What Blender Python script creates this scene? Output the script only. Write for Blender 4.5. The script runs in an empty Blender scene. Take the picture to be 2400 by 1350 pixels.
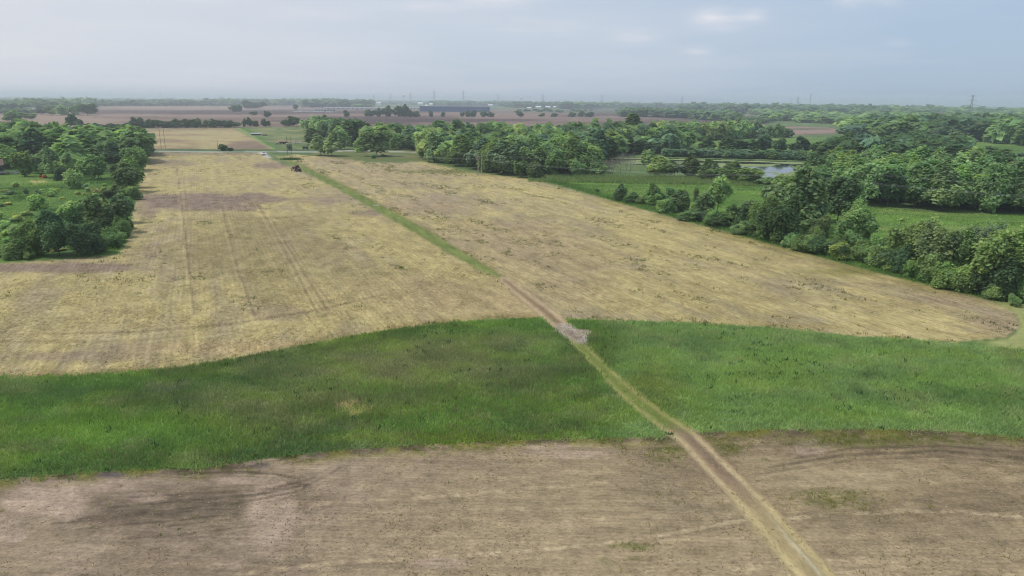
import bpy, math, random
import numpy as np
from mathutils import Matrix, Vector

scene = bpy.context.scene
col = scene.collection
R = math.radians

# ------------------------------------------------------------------ camera
F = 1600.0          # focal length in pixels of the 2400 px wide photograph
H = 40.0            # flying height, metres
PITCH = math.atan(437 / F)
ROLL = R(0.62)
cam_d = bpy.data.cameras.new('camera')
cam = bpy.data.objects.new('camera', cam_d)
col.objects.link(cam)
cam_d.sensor_width = 36.0
cam_d.lens = 36.0 * F / 2400.0
cam_d.clip_start = 0.5
cam_d.clip_end = 90000
cam.matrix_world = (Matrix.Translation((0, 0, H)) @ Matrix.Rotation(math.pi / 2 - PITCH, 4, 'X')
                    @ Matrix.Rotation(ROLL, 4, 'Z'))
scene.camera = cam

# ------------------------------------------------------------------ sun and sky
SUN_EL, SUN_AZ = 60.0, -94.0      # degrees; azimuth clockwise from the view direction (+Y)
sd = Vector((math.sin(R(SUN_AZ)) * math.cos(R(SUN_EL)), math.cos(R(SUN_AZ)) * math.cos(R(SUN_EL)), math.sin(R(SUN_EL))))
sun_d = bpy.data.lights.new('sun', 'SUN')
sun = bpy.data.objects.new('sun', sun_d)
col.objects.link(sun)
sun.rotation_euler = sd.to_track_quat('Z', 'Y').to_euler()
sun_d.energy = 2.35
sun_d.angle = R(0.6)
sun_d.color = (1.0, 0.95, 0.86)

world = bpy.data.worlds.new('World')
scene.world = world
world.use_nodes = True
wn, wl = world.node_tree.nodes, world.node_tree.links
wn.clear()


def N(nodes, t, **kw):
    n = nodes.new(t)
    for k, v in kw.items():
        setattr(n, k, v)
    return n


wo = N(wn, 'ShaderNodeOutputWorld')
bg = N(wn, 'ShaderNodeBackground')
bg.inputs['Strength'].default_value = 0.12
sky = N(wn, 'ShaderNodeTexSky', sky_type='NISHITA', sun_disc=False)
sky.sun_elevation = R(SUN_EL)
sky.sun_rotation = R(SUN_AZ)
sky.altitude = 200
sky.air_density = 1.0
sky.dust_density = 2.0
sky.ozone_density = 1.5
tc = N(wn, 'ShaderNodeTexCoord')
sep = N(wn, 'ShaderNodeSeparateXYZ')
wl.new(tc.outputs['Generated'], sep.inputs[0])


def wmath(op, a, b=None, clamp=False):
    n = N(wn, 'ShaderNodeMath', operation=op, use_clamp=clamp)
    for i, v in enumerate((a, b)):
        if v is None:
            continue
        if isinstance(v, (int, float)):
            n.inputs[i].default_value = v
        else:
            wl.new(v, n.inputs[i])
    return n.outputs[0]


# the cloud deck is a flat layer seen in perspective
den = wmath('ADD', wmath('MAXIMUM', sep.outputs[2], 0.0), 0.06)
cx_ = wmath('DIVIDE', sep.outputs[0], den)
cy_ = wmath('DIVIDE', sep.outputs[1], den)
comb = N(wn, 'ShaderNodeCombineXYZ')
wl.new(cx_, comb.inputs[0])
wl.new(cy_, comb.inputs[1])


def wnoise(scale, detail, lo, hi, off):
    mp = N(wn, 'ShaderNodeMapping')
    mp.inputs['Location'].default_value = off
    wl.new(comb.outputs[0], mp.inputs[0])
    n = N(wn, 'ShaderNodeTexNoise')
    n.inputs['Scale'].default_value = scale
    n.inputs['Detail'].default_value = detail
    n.inputs['Roughness'].default_value = 0.55
    wl.new(mp.outputs[0], n.inputs['Vector'])
    r = N(wn, 'ShaderNodeMapRange', interpolation_type='SMOOTHSTEP')
    r.inputs[1].default_value = lo
    r.inputs[2].default_value = hi
    wl.new(n.outputs['Fac'], r.inputs[0])
    return r.outputs[0]


# high veil, thicker towards the sun's side; small cumulus puffs below it
dotn = N(wn, 'ShaderNodeVectorMath', operation='DOT_PRODUCT')
wl.new(tc.outputs['Generated'], dotn.inputs[0])
dotn.inputs[1].default_value = Vector((sd.x, sd.y, 0)).normalized()
toward = wmath('MULTIPLY_ADD', dotn.outputs['Value'], 0.5)
wn_t = toward.node
wn_t.inputs[2].default_value = 0.5
veil_n = wnoise(0.30, 4, 0.25, 0.80, (3.1, 1.7, 0))
veil = wmath('ADD', wmath('MULTIPLY_ADD', toward, 1.55), wmath('MULTIPLY', veil_n, 0.30), clamp=True)
veil.node.inputs[0].links[0].from_node.inputs[2].default_value = -0.42
# fair-weather puffs low in the sky: bearing a = x / y, slope e = z / y
front = wmath('MAXIMUM', sep.outputs[1], 0.02)
ba = wmath('DIVIDE', sep.outputs[0], front)
be = wmath('DIVIDE', sep.outputs[2], front)
brk = wnoise(2.6, 6, 0.25, 0.75, (0.4, 7.9, 0))
total = None
for a0, e0, ra, re, k in ((0.276, 0.1115, 0.026, 0.011, 1.0), (0.325, 0.1165, 0.018, 0.008, 0.55), (0.166, 0.0875, 0.030, 0.008, 0.5), (0.255, 0.0700, 0.018, 0.006, 0.5), (0.455, 0.139, 0.020, 0.008, 0.6),
                          (0.505, 0.142, 0.018, 0.009, 0.55), (0.53, 0.0840, 0.016, 0.004, 0.35), (-0.02, 0.138, 0.050, 0.010, 0.9), (-0.13, 0.124, 0.060, 0.007, 0.45), (-0.42, 0.134, 0.05, 0.008, 0.5), (0.02, 0.098, 0.10, 0.012, 0.3), (-0.28, 0.112, 0.06, 0.008, 0.35)):
    qa = wmath('POWER', wmath('ABSOLUTE', wmath('DIVIDE', wmath('SUBTRACT', ba, a0), ra)), 2.0)
    qe = wmath('POWER', wmath('ABSOLUTE', wmath('DIVIDE', wmath('SUBTRACT', be, e0), re)), 2.0)
    g = wmath('MULTIPLY', wmath('EXPONENT', wmath('MULTIPLY', wmath('ADD', qa, qe), -0.8)), k)
    total = g if total is None else wmath('ADD', total, g)
puff = wmath('MULTIPLY', wmath('MULTIPLY', total, wmath('ADD', brk, 0.35)), 0.85, clamp=True)


def wmix(fac, a, b):
    m = N(wn, 'ShaderNodeMix', data_type='RGBA')
    wl.new(fac, m.inputs['Factor'])
    for s, v in ((m.inputs['A'], a), (m.inputs['B'], b)):
        if isinstance(v, tuple):
            s.default_value = v
        else:
            wl.new(v, s)
    return m.outputs['Result']


VEIL = (6.25, 6.35, 6.75, 1)
CLEAR = (3.7, 4.78, 6.3, 1)          # hazy blue that sits in front of the deep sky
c1 = wmix(wmath('MULTIPLY', 1.0, 0.80), sky.outputs[0], CLEAR)
c2 = wmix(veil, c1, VEIL)
c3 = wmix(puff, c2, (6.7, 6.75, 7.2, 1))
wl.new(c3, bg.inputs['Color'])
wl.new(bg.outputs[0], wo.inputs[0])

scene.render.engine = 'CYCLES'
scene.view_settings.view_transform = 'Standard'
scene.view_settings.look = 'None'
scene.view_settings.gamma = 1
scene.view_settings.exposure = 0.0
scene.view_settings.use_curve_mapping = False
cy = scene.cycles
cy.use_denoising = True
try:
    cy.denoiser = 'OPENIMAGEDENOISE'
    cy.denoising_input_passes = 'RGB_ALBEDO_NORMAL'
except Exception:
    pass
cy.max_bounces = 10
cy.diffuse_bounces = 6
cy.glossy_bounces = 2
cy.transmission_bounces = 6
cy.volume_bounces = 1
cy.transparent_max_bounces = 6
cy.filter_width = 1.1
cy.use_adaptive_sampling = True
cy.adaptive_threshold = 0.015

# ------------------------------------------------------------------ geometry of the view
cP, sP, cR, sR = math.cos(PITCH), math.sin(PITCH), math.cos(ROLL), math.sin(ROLL)


def gp(px, py, z=0.0):
    """ground point (x, y) under a photograph pixel, and metres per pixel there"""
    x, y = (px - 1200) / F, -(py - 675) / F
    x, y = cR * x - sR * y, sR * x + cR * y
    fw, up = cP + y * sP, -sP + y * cP
    t = (z - H) / up
    return x * t, fw * t, t / F


def to_px(X, Y, Z=0.0):
    fw, up = Y, Z - H
    d = fw * cP - up * sP
    v = fw * sP + up * cP
    x, y = X / d, v / d
    x, y = cR * x + sR * y, -sR * x + cR * y
    return 1200 + x * F, 675 - y * F


rng = np.random.default_rng(7)
random.seed(7)


def vnoise(x, y, seed):
    xi, yi = np.floor(x).astype(np.int64), np.floor(y).astype(np.int64)
    fx, fy = x - xi, y - yi
    fx, fy = fx * fx * (3 - 2 * fx), fy * fy * (3 - 2 * fy)

    def h(a, b):
        n = (a * 374761393 + b * 668265263 + seed * 974711) & 0xFFFFFFFF
        n = ((n ^ (n >> 13)) * 1274126177) & 0xFFFFFFFF
        return ((n ^ (n >> 16)) & 0xFFFF) / 65535.0
    a, b, c, d = h(xi, yi), h(xi + 1, yi), h(xi, yi + 1), h(xi + 1, yi + 1)
    return (a * (1 - fx) + b * fx) * (1 - fy) + (c * (1 - fx) + d * fx) * fy


def fbm(x, y, seed, octv=4):
    s, a, t = 0, 1.0, 0
    for i in range(octv):
        s = s + a * vnoise(x * 2 ** i + 13.7 * i, y * 2 ** i - 7.3 * i, seed + i)
        t += a
        a *= 0.55
    return s / t


def sstep(x, a, b):
    t = np.clip((x - a) / (b - a), 0, 1)
    return t * t * (3 - 2 * t)


def inpoly(px, py, poly):
    P = np.asarray(poly, float)
    out = np.zeros(px.shape, bool)
    m = (px >= P[:, 0].min()) & (px <= P[:, 0].max()) & (py >= P[:, 1].min()) & (py <= P[:, 1].max())
    x, y = px[m], py[m]
    r = np.zeros(x.shape, bool)
    for i in range(len(P)):
        x1, y1 = P[i]
        x2, y2 = P[i - 1]
        if y1 == y2:
            continue
        r ^= ((y1 > y) != (y2 > y)) & (x < (x2 - x1) * (y - y1) / (y2 - y1) + x1)
    out[m] = r
    return out


def linedist(px, py, pts, w=60):
    """distance in pixels to a polyline (inf beyond w) and the position along it"""
    d = np.full(px.shape, 1e9)
    P = np.asarray(pts, float)
    m = (px > P[:, 0].min() - w) & (px < P[:, 0].max() + w) & (py > P[:, 1].min() - w) & (py < P[:, 1].max() + w)
    x, y = px[m], py[m]
    dd = np.full(x.shape, 1e9)
    for a, b in zip(P[:-1], P[1:]):
        ab = b - a
        t = np.clip(((x - a[0]) * ab[0] + (y - a[1]) * ab[1]) / (ab @ ab), 0, 1)
        dd = np.minimum(dd, np.hypot(x - a[0] - t * ab[0], y - a[1] - t * ab[1]))
    d[m] = dd
    return d


ALB = 0.93     # albedo per linear display value under this light


def lin(r, g, b, k=None):
    k = ALB if k is None else k
    return np.array([((c / 255 + 0.055) / 1.055) ** 2.4 if c > 10 else c / 255 / 12.92 for c in (r, g, b)]) * k


# ------------------------------------------------------------------ materials
def new_mat(name):
    m = bpy.data.materials.new(name)
    m.use_nodes = True
    nt = m.node_tree
    b = nt.nodes['Principled BSDF']
    b.inputs['Roughness'].default_value = 0.95
    b.inputs['Specular IOR Level'].default_value = 0.12
    return m, nt.nodes, nt.links, b


def mat_plain(name, rgb, rough=0.7, spec=0.3, metal=0.0, var=0.12, scale=1.5):
    m, n, l, b = new_mat(name)
    b.inputs['Roughness'].default_value = rough
    b.inputs['Specular IOR Level'].default_value = spec
    b.inputs['Metallic'].default_value = metal
    g = N(n, 'ShaderNodeNewGeometry')
    t = N(n, 'ShaderNodeTexNoise')
    t.inputs['Scale'].default_value = scale
    t.inputs['Detail'].default_value = 4
    l.new(g.outputs['Position'], t.inputs['Vector'])
    r = N(n, 'ShaderNodeMapRange')
    r.inputs[1].default_value, r.inputs[2].default_value = 0.3, 0.7
    r.inputs[3].default_value, r.inputs[4].default_value = 1 - var, 1 + var
    l.new(t.outputs['Fac'], r.inputs[0])
    mx = N(n, 'ShaderNodeVectorMath', operation='SCALE')
    mx.inputs[0].default_value = rgb
    l.new(r.outputs[0], mx.inputs['Scale'])
    l.new(mx.outputs[0], b.inputs['Base Color'])
    return m


ROW_AZ = R(-24.3)       # the drill rows of both big fields run this way


def mat_ground(name, rot, stretch, amp, fine=2.2, rows=None, bump=0.25, speck=0.0, speck_col=(0.05, 0.06, 0.03)):
    """base colour from the painted soil/crop map, broken up by procedural litter, rows and clods"""
    m, n, l, b = new_mat(name)
    g = N(n, 'ShaderNodeNewGeometry')
    at = N(n, 'ShaderNodeAttribute', attribute_name='tint')
    mp = N(n, 'ShaderNodeMapping')
    mp.inputs['Rotation'].default_value = (0, 0, rot)
    l.new(g.outputs['Position'], mp.inputs[0])

    def noise(scale, detail, sx, sy, rough=0.6):
        q = N(n, 'ShaderNodeMapping')
        q.inputs['Scale'].default_value = (sx, sy, 1)
        l.new(mp.outputs[0], q.inputs[0])
        t = N(n, 'ShaderNodeTexNoise')
        t.inputs['Scale'].default_value = scale
        t.inputs['Detail'].default_value = detail
        t.inputs['Roughness'].default_value = rough
        l.new(q.outputs[0], t.inputs['Vector'])
        return t.outputs['Fac']

    def rmap(v, a, b_, c, d):
        r = N(n, 'ShaderNodeMapRange')
        for i, q in enumerate((a, b_, c, d)):
            r.inputs[1 + i].default_value = q
        l.new(v, r.inputs[0])
        return r.outputs[0]

    def mul(a, b_):
        q = N(n, 'ShaderNodeMath', operation='MULTIPLY')
        l.new(a, q.inputs[0])
        l.new(b_, q.inputs[1])
        return q.outputs[0]
    n1 = noise(fine, 7, 1, 1.0 / stretch, 0.8)
    n2 = noise(fine * 0.22, 5, 1, 1.0 / stretch, 0.65)
    f = mul(rmap(n1, 0.25, 0.75, 1 - amp, 1 + amp), rmap(n2, 0.25, 0.75, 1 - amp * 0.7, 1 + amp * 0.7))
    if rows:
        w = N(n, 'ShaderNodeTexWave', wave_type='BANDS', bands_direction='X', wave_profile='SIN')
        w.inputs['Scale'].default_value = rows[0]
        w.inputs['Distortion'].default_value = 1.2
        w.inputs['Detail'].default_value = 2
        w.inputs['Detail Scale'].default_value = 0.3
        l.new(mp.outputs[0], w.inputs['Vector'])
        msk = rmap(noise(0.05, 3, 1, 0.6), 0.35, 0.65, 0.15, 1)
        rr = N(n, 'ShaderNodeMath', operation='MULTIPLY_ADD')
        l.new(mul(rmap(w.outputs['Fac'], 0, 1, -rows[1], rows[1]), msk), rr.inputs[0])
        rr.inputs[1].default_value = 1
        rr.inputs[2].default_value = 1
        f = mul(f, rr.outputs[0])
    sc = N(n, 'ShaderNodeVectorMath', operation='SCALE')
    l.new(at.outputs['Color'], sc.inputs[0])
    l.new(f, sc.inputs['Scale'])
    outc = sc.outputs[0]
    if speck:
        s1 = rmap(noise(fine * 1.6, 3, 1, 1.0 / max(stretch * 0.6, 1), 0.6), 0.62, 0.72, 0, 1)
        s2 = rmap(noise(0.12, 3, 1, 1), 0.4, 0.65, 0.1, 1)
        mx = N(n, 'ShaderNodeMix', data_type='RGBA')
        q = N(n, 'ShaderNodeMath', operation='MULTIPLY')
        l.new(mul(s1, s2), q.inputs[0])
        q.inputs[1].default_value = speck
        l.new(q.outputs[0], mx.inputs['Factor'])
        l.new(outc, mx.inputs['A'])
        mx.inputs['B'].default_value = (*speck_col, 1)
        outc = mx.outputs['Result']
    l.new(outc, b.inputs['Base Color'])
    bp = N(n, 'ShaderNodeBump')
    bp.inputs['Strength'].default_value = bump
    bp.inputs['Distance'].default_value = 0.25
    l.new(n1, bp.inputs['Height'])
    l.new(bp.outputs[0], b.inputs['Normal'])
    return m


def mat_leaf(name, use_obj_color=True, trans=0.32, through=(1.15, 1.2, 0.75)):
    """leaf cards and blades: matt, and light shines through them"""
    m, n, l, b = new_mat(name)
    n.remove(b)
    out = n['Material Output']
    at = N(n, 'ShaderNodeAttribute', attribute_name='tint')
    c = at.outputs['Color']
    if use_obj_color:
        oi = N(n, 'ShaderNodeObjectInfo')
        mu = N(n, 'ShaderNodeVectorMath', operation='MULTIPLY')
        l.new(c, mu.inputs[0])
        l.new(oi.outputs['Color'], mu.inputs[1])
        c = mu.outputs[0]
    d = N(n, 'ShaderNodeBsdfDiffuse')
    t = N(n, 'ShaderNodeBsdfTranslucent')
    tm = N(n, 'ShaderNodeVectorMath', operation='MULTIPLY')
    tm.inputs[1].default_value = through
    l.new(c, tm.inputs[0])
    l.new(c, d.inputs[0])
    l.new(tm.outputs[0], t.inputs[0])
    mx = N(n, 'ShaderNodeMixShader')
    mx.inputs[0].default_value = trans
    l.new(d.outputs[0], mx.inputs[1])
    l.new(t.outputs[0], mx.inputs[2])
    l.new(mx.outputs[0], out.inputs[0])
    return m


M_LEAF = mat_leaf('foliage', True, 0.48)
M_GRASS = mat_leaf('grass_blades', False, 0.42, (1.1, 1.06, 0.9))
M_BARK = mat_plain('bark', (0.10, 0.085, 0.07), 0.95, 0.1, var=0.3, scale=3)
M_DEADWOOD = mat_plain('weathered_deadwood', (0.26, 0.235, 0.21), 0.95, 0.1, var=0.2, scale=3)
M_POLE = mat_plain('weathered_pole', (0.34, 0.31, 0.28), 0.9, 0.1, var=0.2)
M_POLEDARK = mat_plain('creosoted_pole', (0.19, 0.155, 0.13), 0.9, 0.1, var=0.2)
M_STEEL = mat_plain('galvanised_steel', (0.22, 0.23, 0.25), 0.6, 0.3, var=0.1)
M_WHITE = mat_plain('white_paint', (0.80, 0.80, 0.78), 0.6, 0.3, var=0.06)
M_CREAM = mat_plain('cream_siding', (0.58, 0.53, 0.46), 0.8, 0.2, var=0.1)
M_BRICK = mat_plain('brown_brick', (0.24, 0.15, 0.11), 0.9, 0.1, var=0.15)
M_BLUE = mat_plain('blue_metal_cladding', (0.055, 0.115, 0.235), 0.55, 0.3, var=0.12, scale=0.2)
M_GREYROOF = mat_plain('grey_roofing', (0.33, 0.33, 0.35), 0.8, 0.2, var=0.12)
M_WHITEROOF = mat_plain('white_metal_roof', (0.78, 0.79, 0.80), 0.5, 0.3, var=0.06)
M_BROWNROOF = mat_plain('brown_shingles', (0.16, 0.11, 0.09), 0.9, 0.1, var=0.15)
M_REDBARN = mat_plain('dark_red_boards', (0.16, 0.05, 0.04), 0.85, 0.1, var=0.15)
M_DARKWALL = mat_plain('dark_boards', (0.07, 0.07, 0.075), 0.85, 0.1, var=0.2)
M_GLASS = mat_plain('dark_glass', (0.02, 0.025, 0.03), 0.15, 0.5, var=0.05)
M_RED = mat_plain('red_enamel', (0.14, 0.013, 0.016), 0.4, 0.5, var=0.08)
M_ORANGE = mat_plain('orange_enamel', (0.55, 0.16, 0.02), 0.4, 0.5, var=0.08)
M_TYRE = mat_plain('tyre_rubber', (0.02, 0.02, 0.02), 0.9, 0.1)
M_BLACK = mat_plain('black_metal', (0.03, 0.03, 0.032), 0.6, 0.3)
M_RIM = mat_plain('white_rim', (0.72, 0.72, 0.70), 0.5, 0.3)
M_SILVER = mat_plain('silver_paint', (0.45, 0.46, 0.48), 0.35, 0.5, var=0.05)
M_WIRE = mat_plain('aluminium_wire', (0.55, 0.57, 0.58), 0.5, 0.3, var=0.02)
M_RUST = mat_plain('rusty_iron', (0.12, 0.07, 0.05), 0.9, 0.1, var=0.3)

# ------------------------------------------------------------------ object helpers
counter = {}


def link(name, data, parent=None):
    o = bpy.data.objects.new(name, data)
    col.objects.link(o)
    if parent is not None:
        o.parent = parent
    return o


def tag(o, label=None, cat=None, group=None, kind=None):
    for k, v in (('label', label), ('category', cat), ('group', group), ('kind', kind)):
        if v:
            o[k] = v
    return o


def empty(name, loc, rz=0.0):
    o = link(name, None)
    o.location = loc
    o.rotation_euler = (0, 0, rz)
    o.empty_display_size = 0.5
    return o


def np_mesh(name, V, quads=None, tris=None, mat=None, tint=None, smooth=False):
    V = np.asarray(V, np.float32)
    me = bpy.data.meshes.new(name)
    nq = 0 if quads is None else len(quads)
    nt_ = 0 if tris is None else len(tris)
    loops, starts, tot = [], [], []
    if nq:
        loops.append(np.asarray(quads, np.int32).ravel())
        starts.append(np.arange(nq, dtype=np.int32) * 4)
    if nt_:
        loops.append(np.asarray(tris, np.int32).ravel())
        starts.append(np.arange(nt_, dtype=np.int32) * 3 + nq * 4)
    L = np.concatenate(loops)
    S = np.concatenate(starts)
    me.vertices.add(len(V))
    me.vertices.foreach_set('co', V.ravel())
    me.loops.add(len(L))
    me.loops.foreach_set('vertex_index', L)
    me.polygons.add(len(S))
    me.polygons.foreach_set('loop_start', S)
    if smooth:
        me.polygons.foreach_set('use_smooth', np.ones(len(S), bool))
    if tint is not None:
        a = me.attributes.new('tint', 'FLOAT_COLOR', 'POINT')
        c = np.ones((len(V), 4), np.float32)
        c[:, :3] = tint
        a.data.foreach_set('color', c.ravel())
    me.update(calc_edges=True)
    if mat:
        me.materials.append(mat)
    return me


class MB:
    """collects boxes, bars, cylinders and prisms into one mesh"""

    def __init__(s):
        s.V, s.F = [], []

    def add(s, vs, fs):
        o = len(s.V)
        s.V += [tuple(v) for v in vs]
        s.F += [tuple(i + o for i in f) for f in fs]
        return s

    def box(s, c, d, rz=0.0, taper=1.0):
        cx, cy_, cz = c
        hx, hy, hz = d[0] / 2, d[1] / 2, d[2] / 2
        co, si = math.cos(rz), math.sin(rz)
        vs = []
        for z, k in ((-hz, 1.0), (hz, taper)):
            for x, y in ((-hx, -hy), (hx, -hy), (hx, hy), (-hx, hy)):
                x, y = x * k, y * k
                vs.append((cx + x * co - y * si, cy_ + x * si + y * co, cz + z))
        return s.add(vs, [(3, 2, 1, 0), (4, 5, 6, 7), (0, 1, 5, 4), (1, 2, 6, 5), (2, 3, 7, 6), (3, 0, 4, 7)])

    def bar(s, a, b, r0, r1=None, n=6):
        a, b = Vector(a), Vector(b)
        r1 = r0 if r1 is None else r1
        d = (b - a).normalized()
        u = d.cross(Vector((0, 0, 1)) if abs(d.z) < 0.9 else Vector((1, 0, 0))).normalized()
        v = d.cross(u)
        vs = []
        for p, r in ((a, r0), (b, r1)):
            for i in range(n):
                t = 2 * math.pi * i / n
                vs.append(p + u * (r * math.cos(t)) + v * (r * math.sin(t)))
        fs = [(i, (i + 1) % n, n + (i + 1) % n, n + i) for i in range(n)]
        fs += [tuple(range(n - 1, -1, -1)), tuple(range(n, 2 * n))]
        return s.add(vs, fs)

    def prism(s, prof, y0, y1, axis='y'):
        n = len(prof)
        vs = []
        for y in (y0, y1):
            for a, b in prof:
                vs.append((a, y, b) if axis == 'y' else (y, a, b))
        fs = [(i, (i + 1) % n, n + (i + 1) % n, n + i) for i in range(n)]
        fs += [tuple(range(n - 1, -1, -1)), tuple(range(n, 2 * n))]
        return s.add(vs, fs)

    def lathe(s, prof, c=(0, 0, 0), n=16):
        vs, fs = [], []
        for r, z in prof:
            for i in range(n):
                t = 2 * math.pi * i / n
                vs.append((c[0] + r * math.cos(t), c[1] + r * math.sin(t), c[2] + z))
        for k in range(len(prof) - 1):
            for i in range(n):
                j = (i + 1) % n
                fs.append((k * n + i, k * n + j, (k + 1) * n + j, (k + 1) * n + i))
        fs.append(tuple(range(n - 1, -1, -1)))
        fs.append(tuple(range((len(prof) - 1) * n, len(prof) * n)))
        return s.add(vs, fs)

    def mesh(s, name, mat):
        me = bpy.data.meshes.new(name)
        me.from_pydata(s.V, [], s.F)
        import bmesh
        bm = bmesh.new()
        bm.from_mesh(me)
        bmesh.ops.recalc_face_normals(bm, faces=bm.faces)
        bm.to_mesh(me)
        bm.free()
        me.materials.append(mat)
        return me

    def build(s, name, mat, parent=None, label=None):
        o = link(name, s.mesh(name, mat), parent)
        if label:
            o['label'] = label
        return o


def copy_tree(o, parent=None):
    c = o.copy()
    col.objects.link(c)
    if parent is not None:
        c.parent = parent
        c.matrix_parent_inverse = Matrix.Identity(4)
    for ch in list(o.children):
        copy_tree(ch, c)
    return c


# ------------------------------------------------------------------ the ground: one sheet split into its fields
POLY = {
    'ploughed_field': [
        [(-700, 268), (0, 262), (220, 250), (430, 247), (560, 249), (720, 246), (800, 250), (1000, 255), (1200, 256), (1330, 258),
         (1460, 257), (1530, 254), (1700, 260), (1790, 276), (1800, 292), (1700, 300), (1500, 308), (1300, 312), (1100, 318), (900, 312),
         (715, 297), (548, 299), (190, 303), (70, 318), (-700, 330)],
        [(1800, 302), (1850, 296), (1940, 299), (1978, 303), (1960, 313), (1880, 316), (1750, 322), (1700, 320)],
        [(2010, 268), (2055, 270), (2050, 274), (2015, 273)],
        [(2172, 282), (2225, 279), (2222, 288), (2180, 290)]],
    'straw_field': [
        [(40, 345), (60, 318), (190, 304), (548, 300), (640, 351), (480, 350), (340, 350), (100, 352)]],
    'paddock': [[(548, 299.5), (715, 298), (800, 325), (775, 345), (720, 349), (640, 351)]],
    'verge': [[(60, 350), (345, 349), (640, 350), (800, 352), (1000, 355), (1010, 361), (720, 362), (600, 358.5), (345, 357.5), (60, 358)]],
    'clearing': [[(725, 361), (760, 352), (960, 350), (1010, 372), (1005, 381), (860, 379), (745, 367)]],
    'stubble_left': [[(345, 357), (610, 358.5), (626, 370), (702, 398), (786, 441), (870, 488), (968, 545), (1053, 594), (1122, 634),
                      (1178, 656), (1250, 705), (1310, 748), (1160, 750), (1050, 758), (900, 777), (760, 801), (580, 836), (420, 863),
                      (200, 881), (0, 886), (-700, 893), (-700, 690), (0, 617), (200, 604), (275, 597), (296, 572), (306, 520), (322, 450), (335, 400)]],
    'stubble_right': [[(690, 362), (760, 367), (860, 380), (1000, 380), (1100, 404), (1240, 419), (1400, 461), (1560, 506), (1800, 571),
                       (1950, 611), (2100, 651), (2250, 687), (2330, 708), (2380, 735), (2392, 765), (2360, 790), (2240, 802), (2000, 789),
                       (1800, 767), (1600, 757), (1400, 752), (1318, 748), (1188, 655), (1130, 624), (1065, 589), (984, 541), (880, 484),
                       (798, 438), (718, 398), (685, 380), (660, 367)]],
    'grass_lane': [[(640, 364), (670, 380), (702, 396), (780, 437), (863, 483), (962, 541), (1047, 590), (1118, 631), (1182, 658),
                    (1192, 657), (1142, 624), (1080, 588), (1003, 539), (897, 483), (813, 437), (732, 397), (700, 381), (664, 366)]],
    'grass_strip': [[(-700, 893), (0, 886), (200, 881), (420, 863), (580, 836), (760, 801), (900, 777), (1050, 758), (1160, 750), (1300, 746),
                     (1345, 750), (1400, 753), (1600, 758), (1800, 768), (2000, 790), (2240, 804), (2400, 800), (3100, 860), (3100, 1090), (2400, 1024),
                     (2250, 1012), (2100, 1005), (1900, 1006), (1720, 1010), (1640, 1014), (1560, 1024), (1380, 1028), (1200, 1032),
                     (1000, 1042), (800, 1054), (640, 1072), (480, 1096), (300, 1102), (150, 1111), (0, 1124), (-700, 1190)]],
    'near_field': [[(-700, 1190), (0, 1124), (150, 1111), (300, 1102), (480, 1096), (640, 1072), (800, 1054), (1000, 1042), (1200, 1032),
                    (1380, 1028), (1560, 1024), (1640, 1014), (1720, 1010), (1900, 1006), (2100, 1005), (2250, 1012), (2400, 1024),
                    (3100, 1090), (3600, 2400), (-1200, 2400)]],
    'pond': [[(1395, 369), (1480, 369.5), (1650, 373), (1900, 380), (1895, 400), (1850, 422), (1800, 440), (1760, 420), (1700, 404), (1600, 392), (1480, 384), (1400, 380)]],
    'meadow_left': [[(-700, 360), (60, 352), (345, 357), (335, 400), (322, 450), (306, 520), (296, 572), (275, 597), (200, 604), (0, 617), (-700, 690)]],
    'meadow_right': [[(1265, 420), (1500, 424), (1800, 436), (1830, 470), (1900, 480), (2020, 482), (2200, 498), (2400, 504), (3100, 530), (3100, 840), (2400, 790),
                      (2393, 760), (2380, 733), (2330, 707), (2250, 686), (2100, 650), (1950, 610), (1800, 570), (1560, 505), (1400, 460)],
                     [(2230, 804), (2300, 801), (2365, 793), (2394, 766), (2420, 760), (3100, 800), (3100, 862), (2400, 820), (2300, 813)],
                     [(1600, 326), (1800, 322), (2085, 325), (2090, 343), (1960, 356), (1900, 358), (1610, 350)],
                     [(2255, 326), (2330, 331), (2420, 343), (3100, 370), (3100, 440), (2400, 400), (2362, 392), (2355, 372)]],
}
CLS = {'far_land': 0}
for i, k in enumerate(POLY):
    CLS[k] = i + 1
CLS['gravel'] = len(CLS)
CLS['dirt_track'] = len(CLS)
CLS['road'] = len(CLS)
CLS['driveway'] = len(CLS)
GRAVEL = [(1293, 775), (1312, 757), (1340, 762), (1352, 770), (1387, 774), (1388, 782), (1376, 790), (1376, 806), (1362, 806), (1346, 800), (1326, 788), (1306, 780)]
TRACK = [(1180, 655), (1232, 695), (1275, 728), (1330, 775), (1356, 805), (1400, 850), (1447, 900), (1500, 945), (1560, 990), (1607, 1020),
         (1670, 1085), (1725, 1140), (1785, 1205), (1838, 1268), (1877, 1312), (1916, 1358), (1975, 1422), (2150, 1560), (2400, 1800)]
TRACK_HW = [(650, 10), (700, 17), (760, 24), (830, 18), (900, 24), (1000, 30), (1100, 36), (1200, 44), (1350, 52), (1800, 90)]
ROADLINE = [(-700, 356), (340, 353.5), (420, 355.5), (600, 356.2), (625, 355.5), (740, 356), (840, 352.5), (1000, 358)]
DRIVE = [(600, 356), (622, 355.5), (626, 363), (640, 371), (628, 371), (612, 362)]


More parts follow.
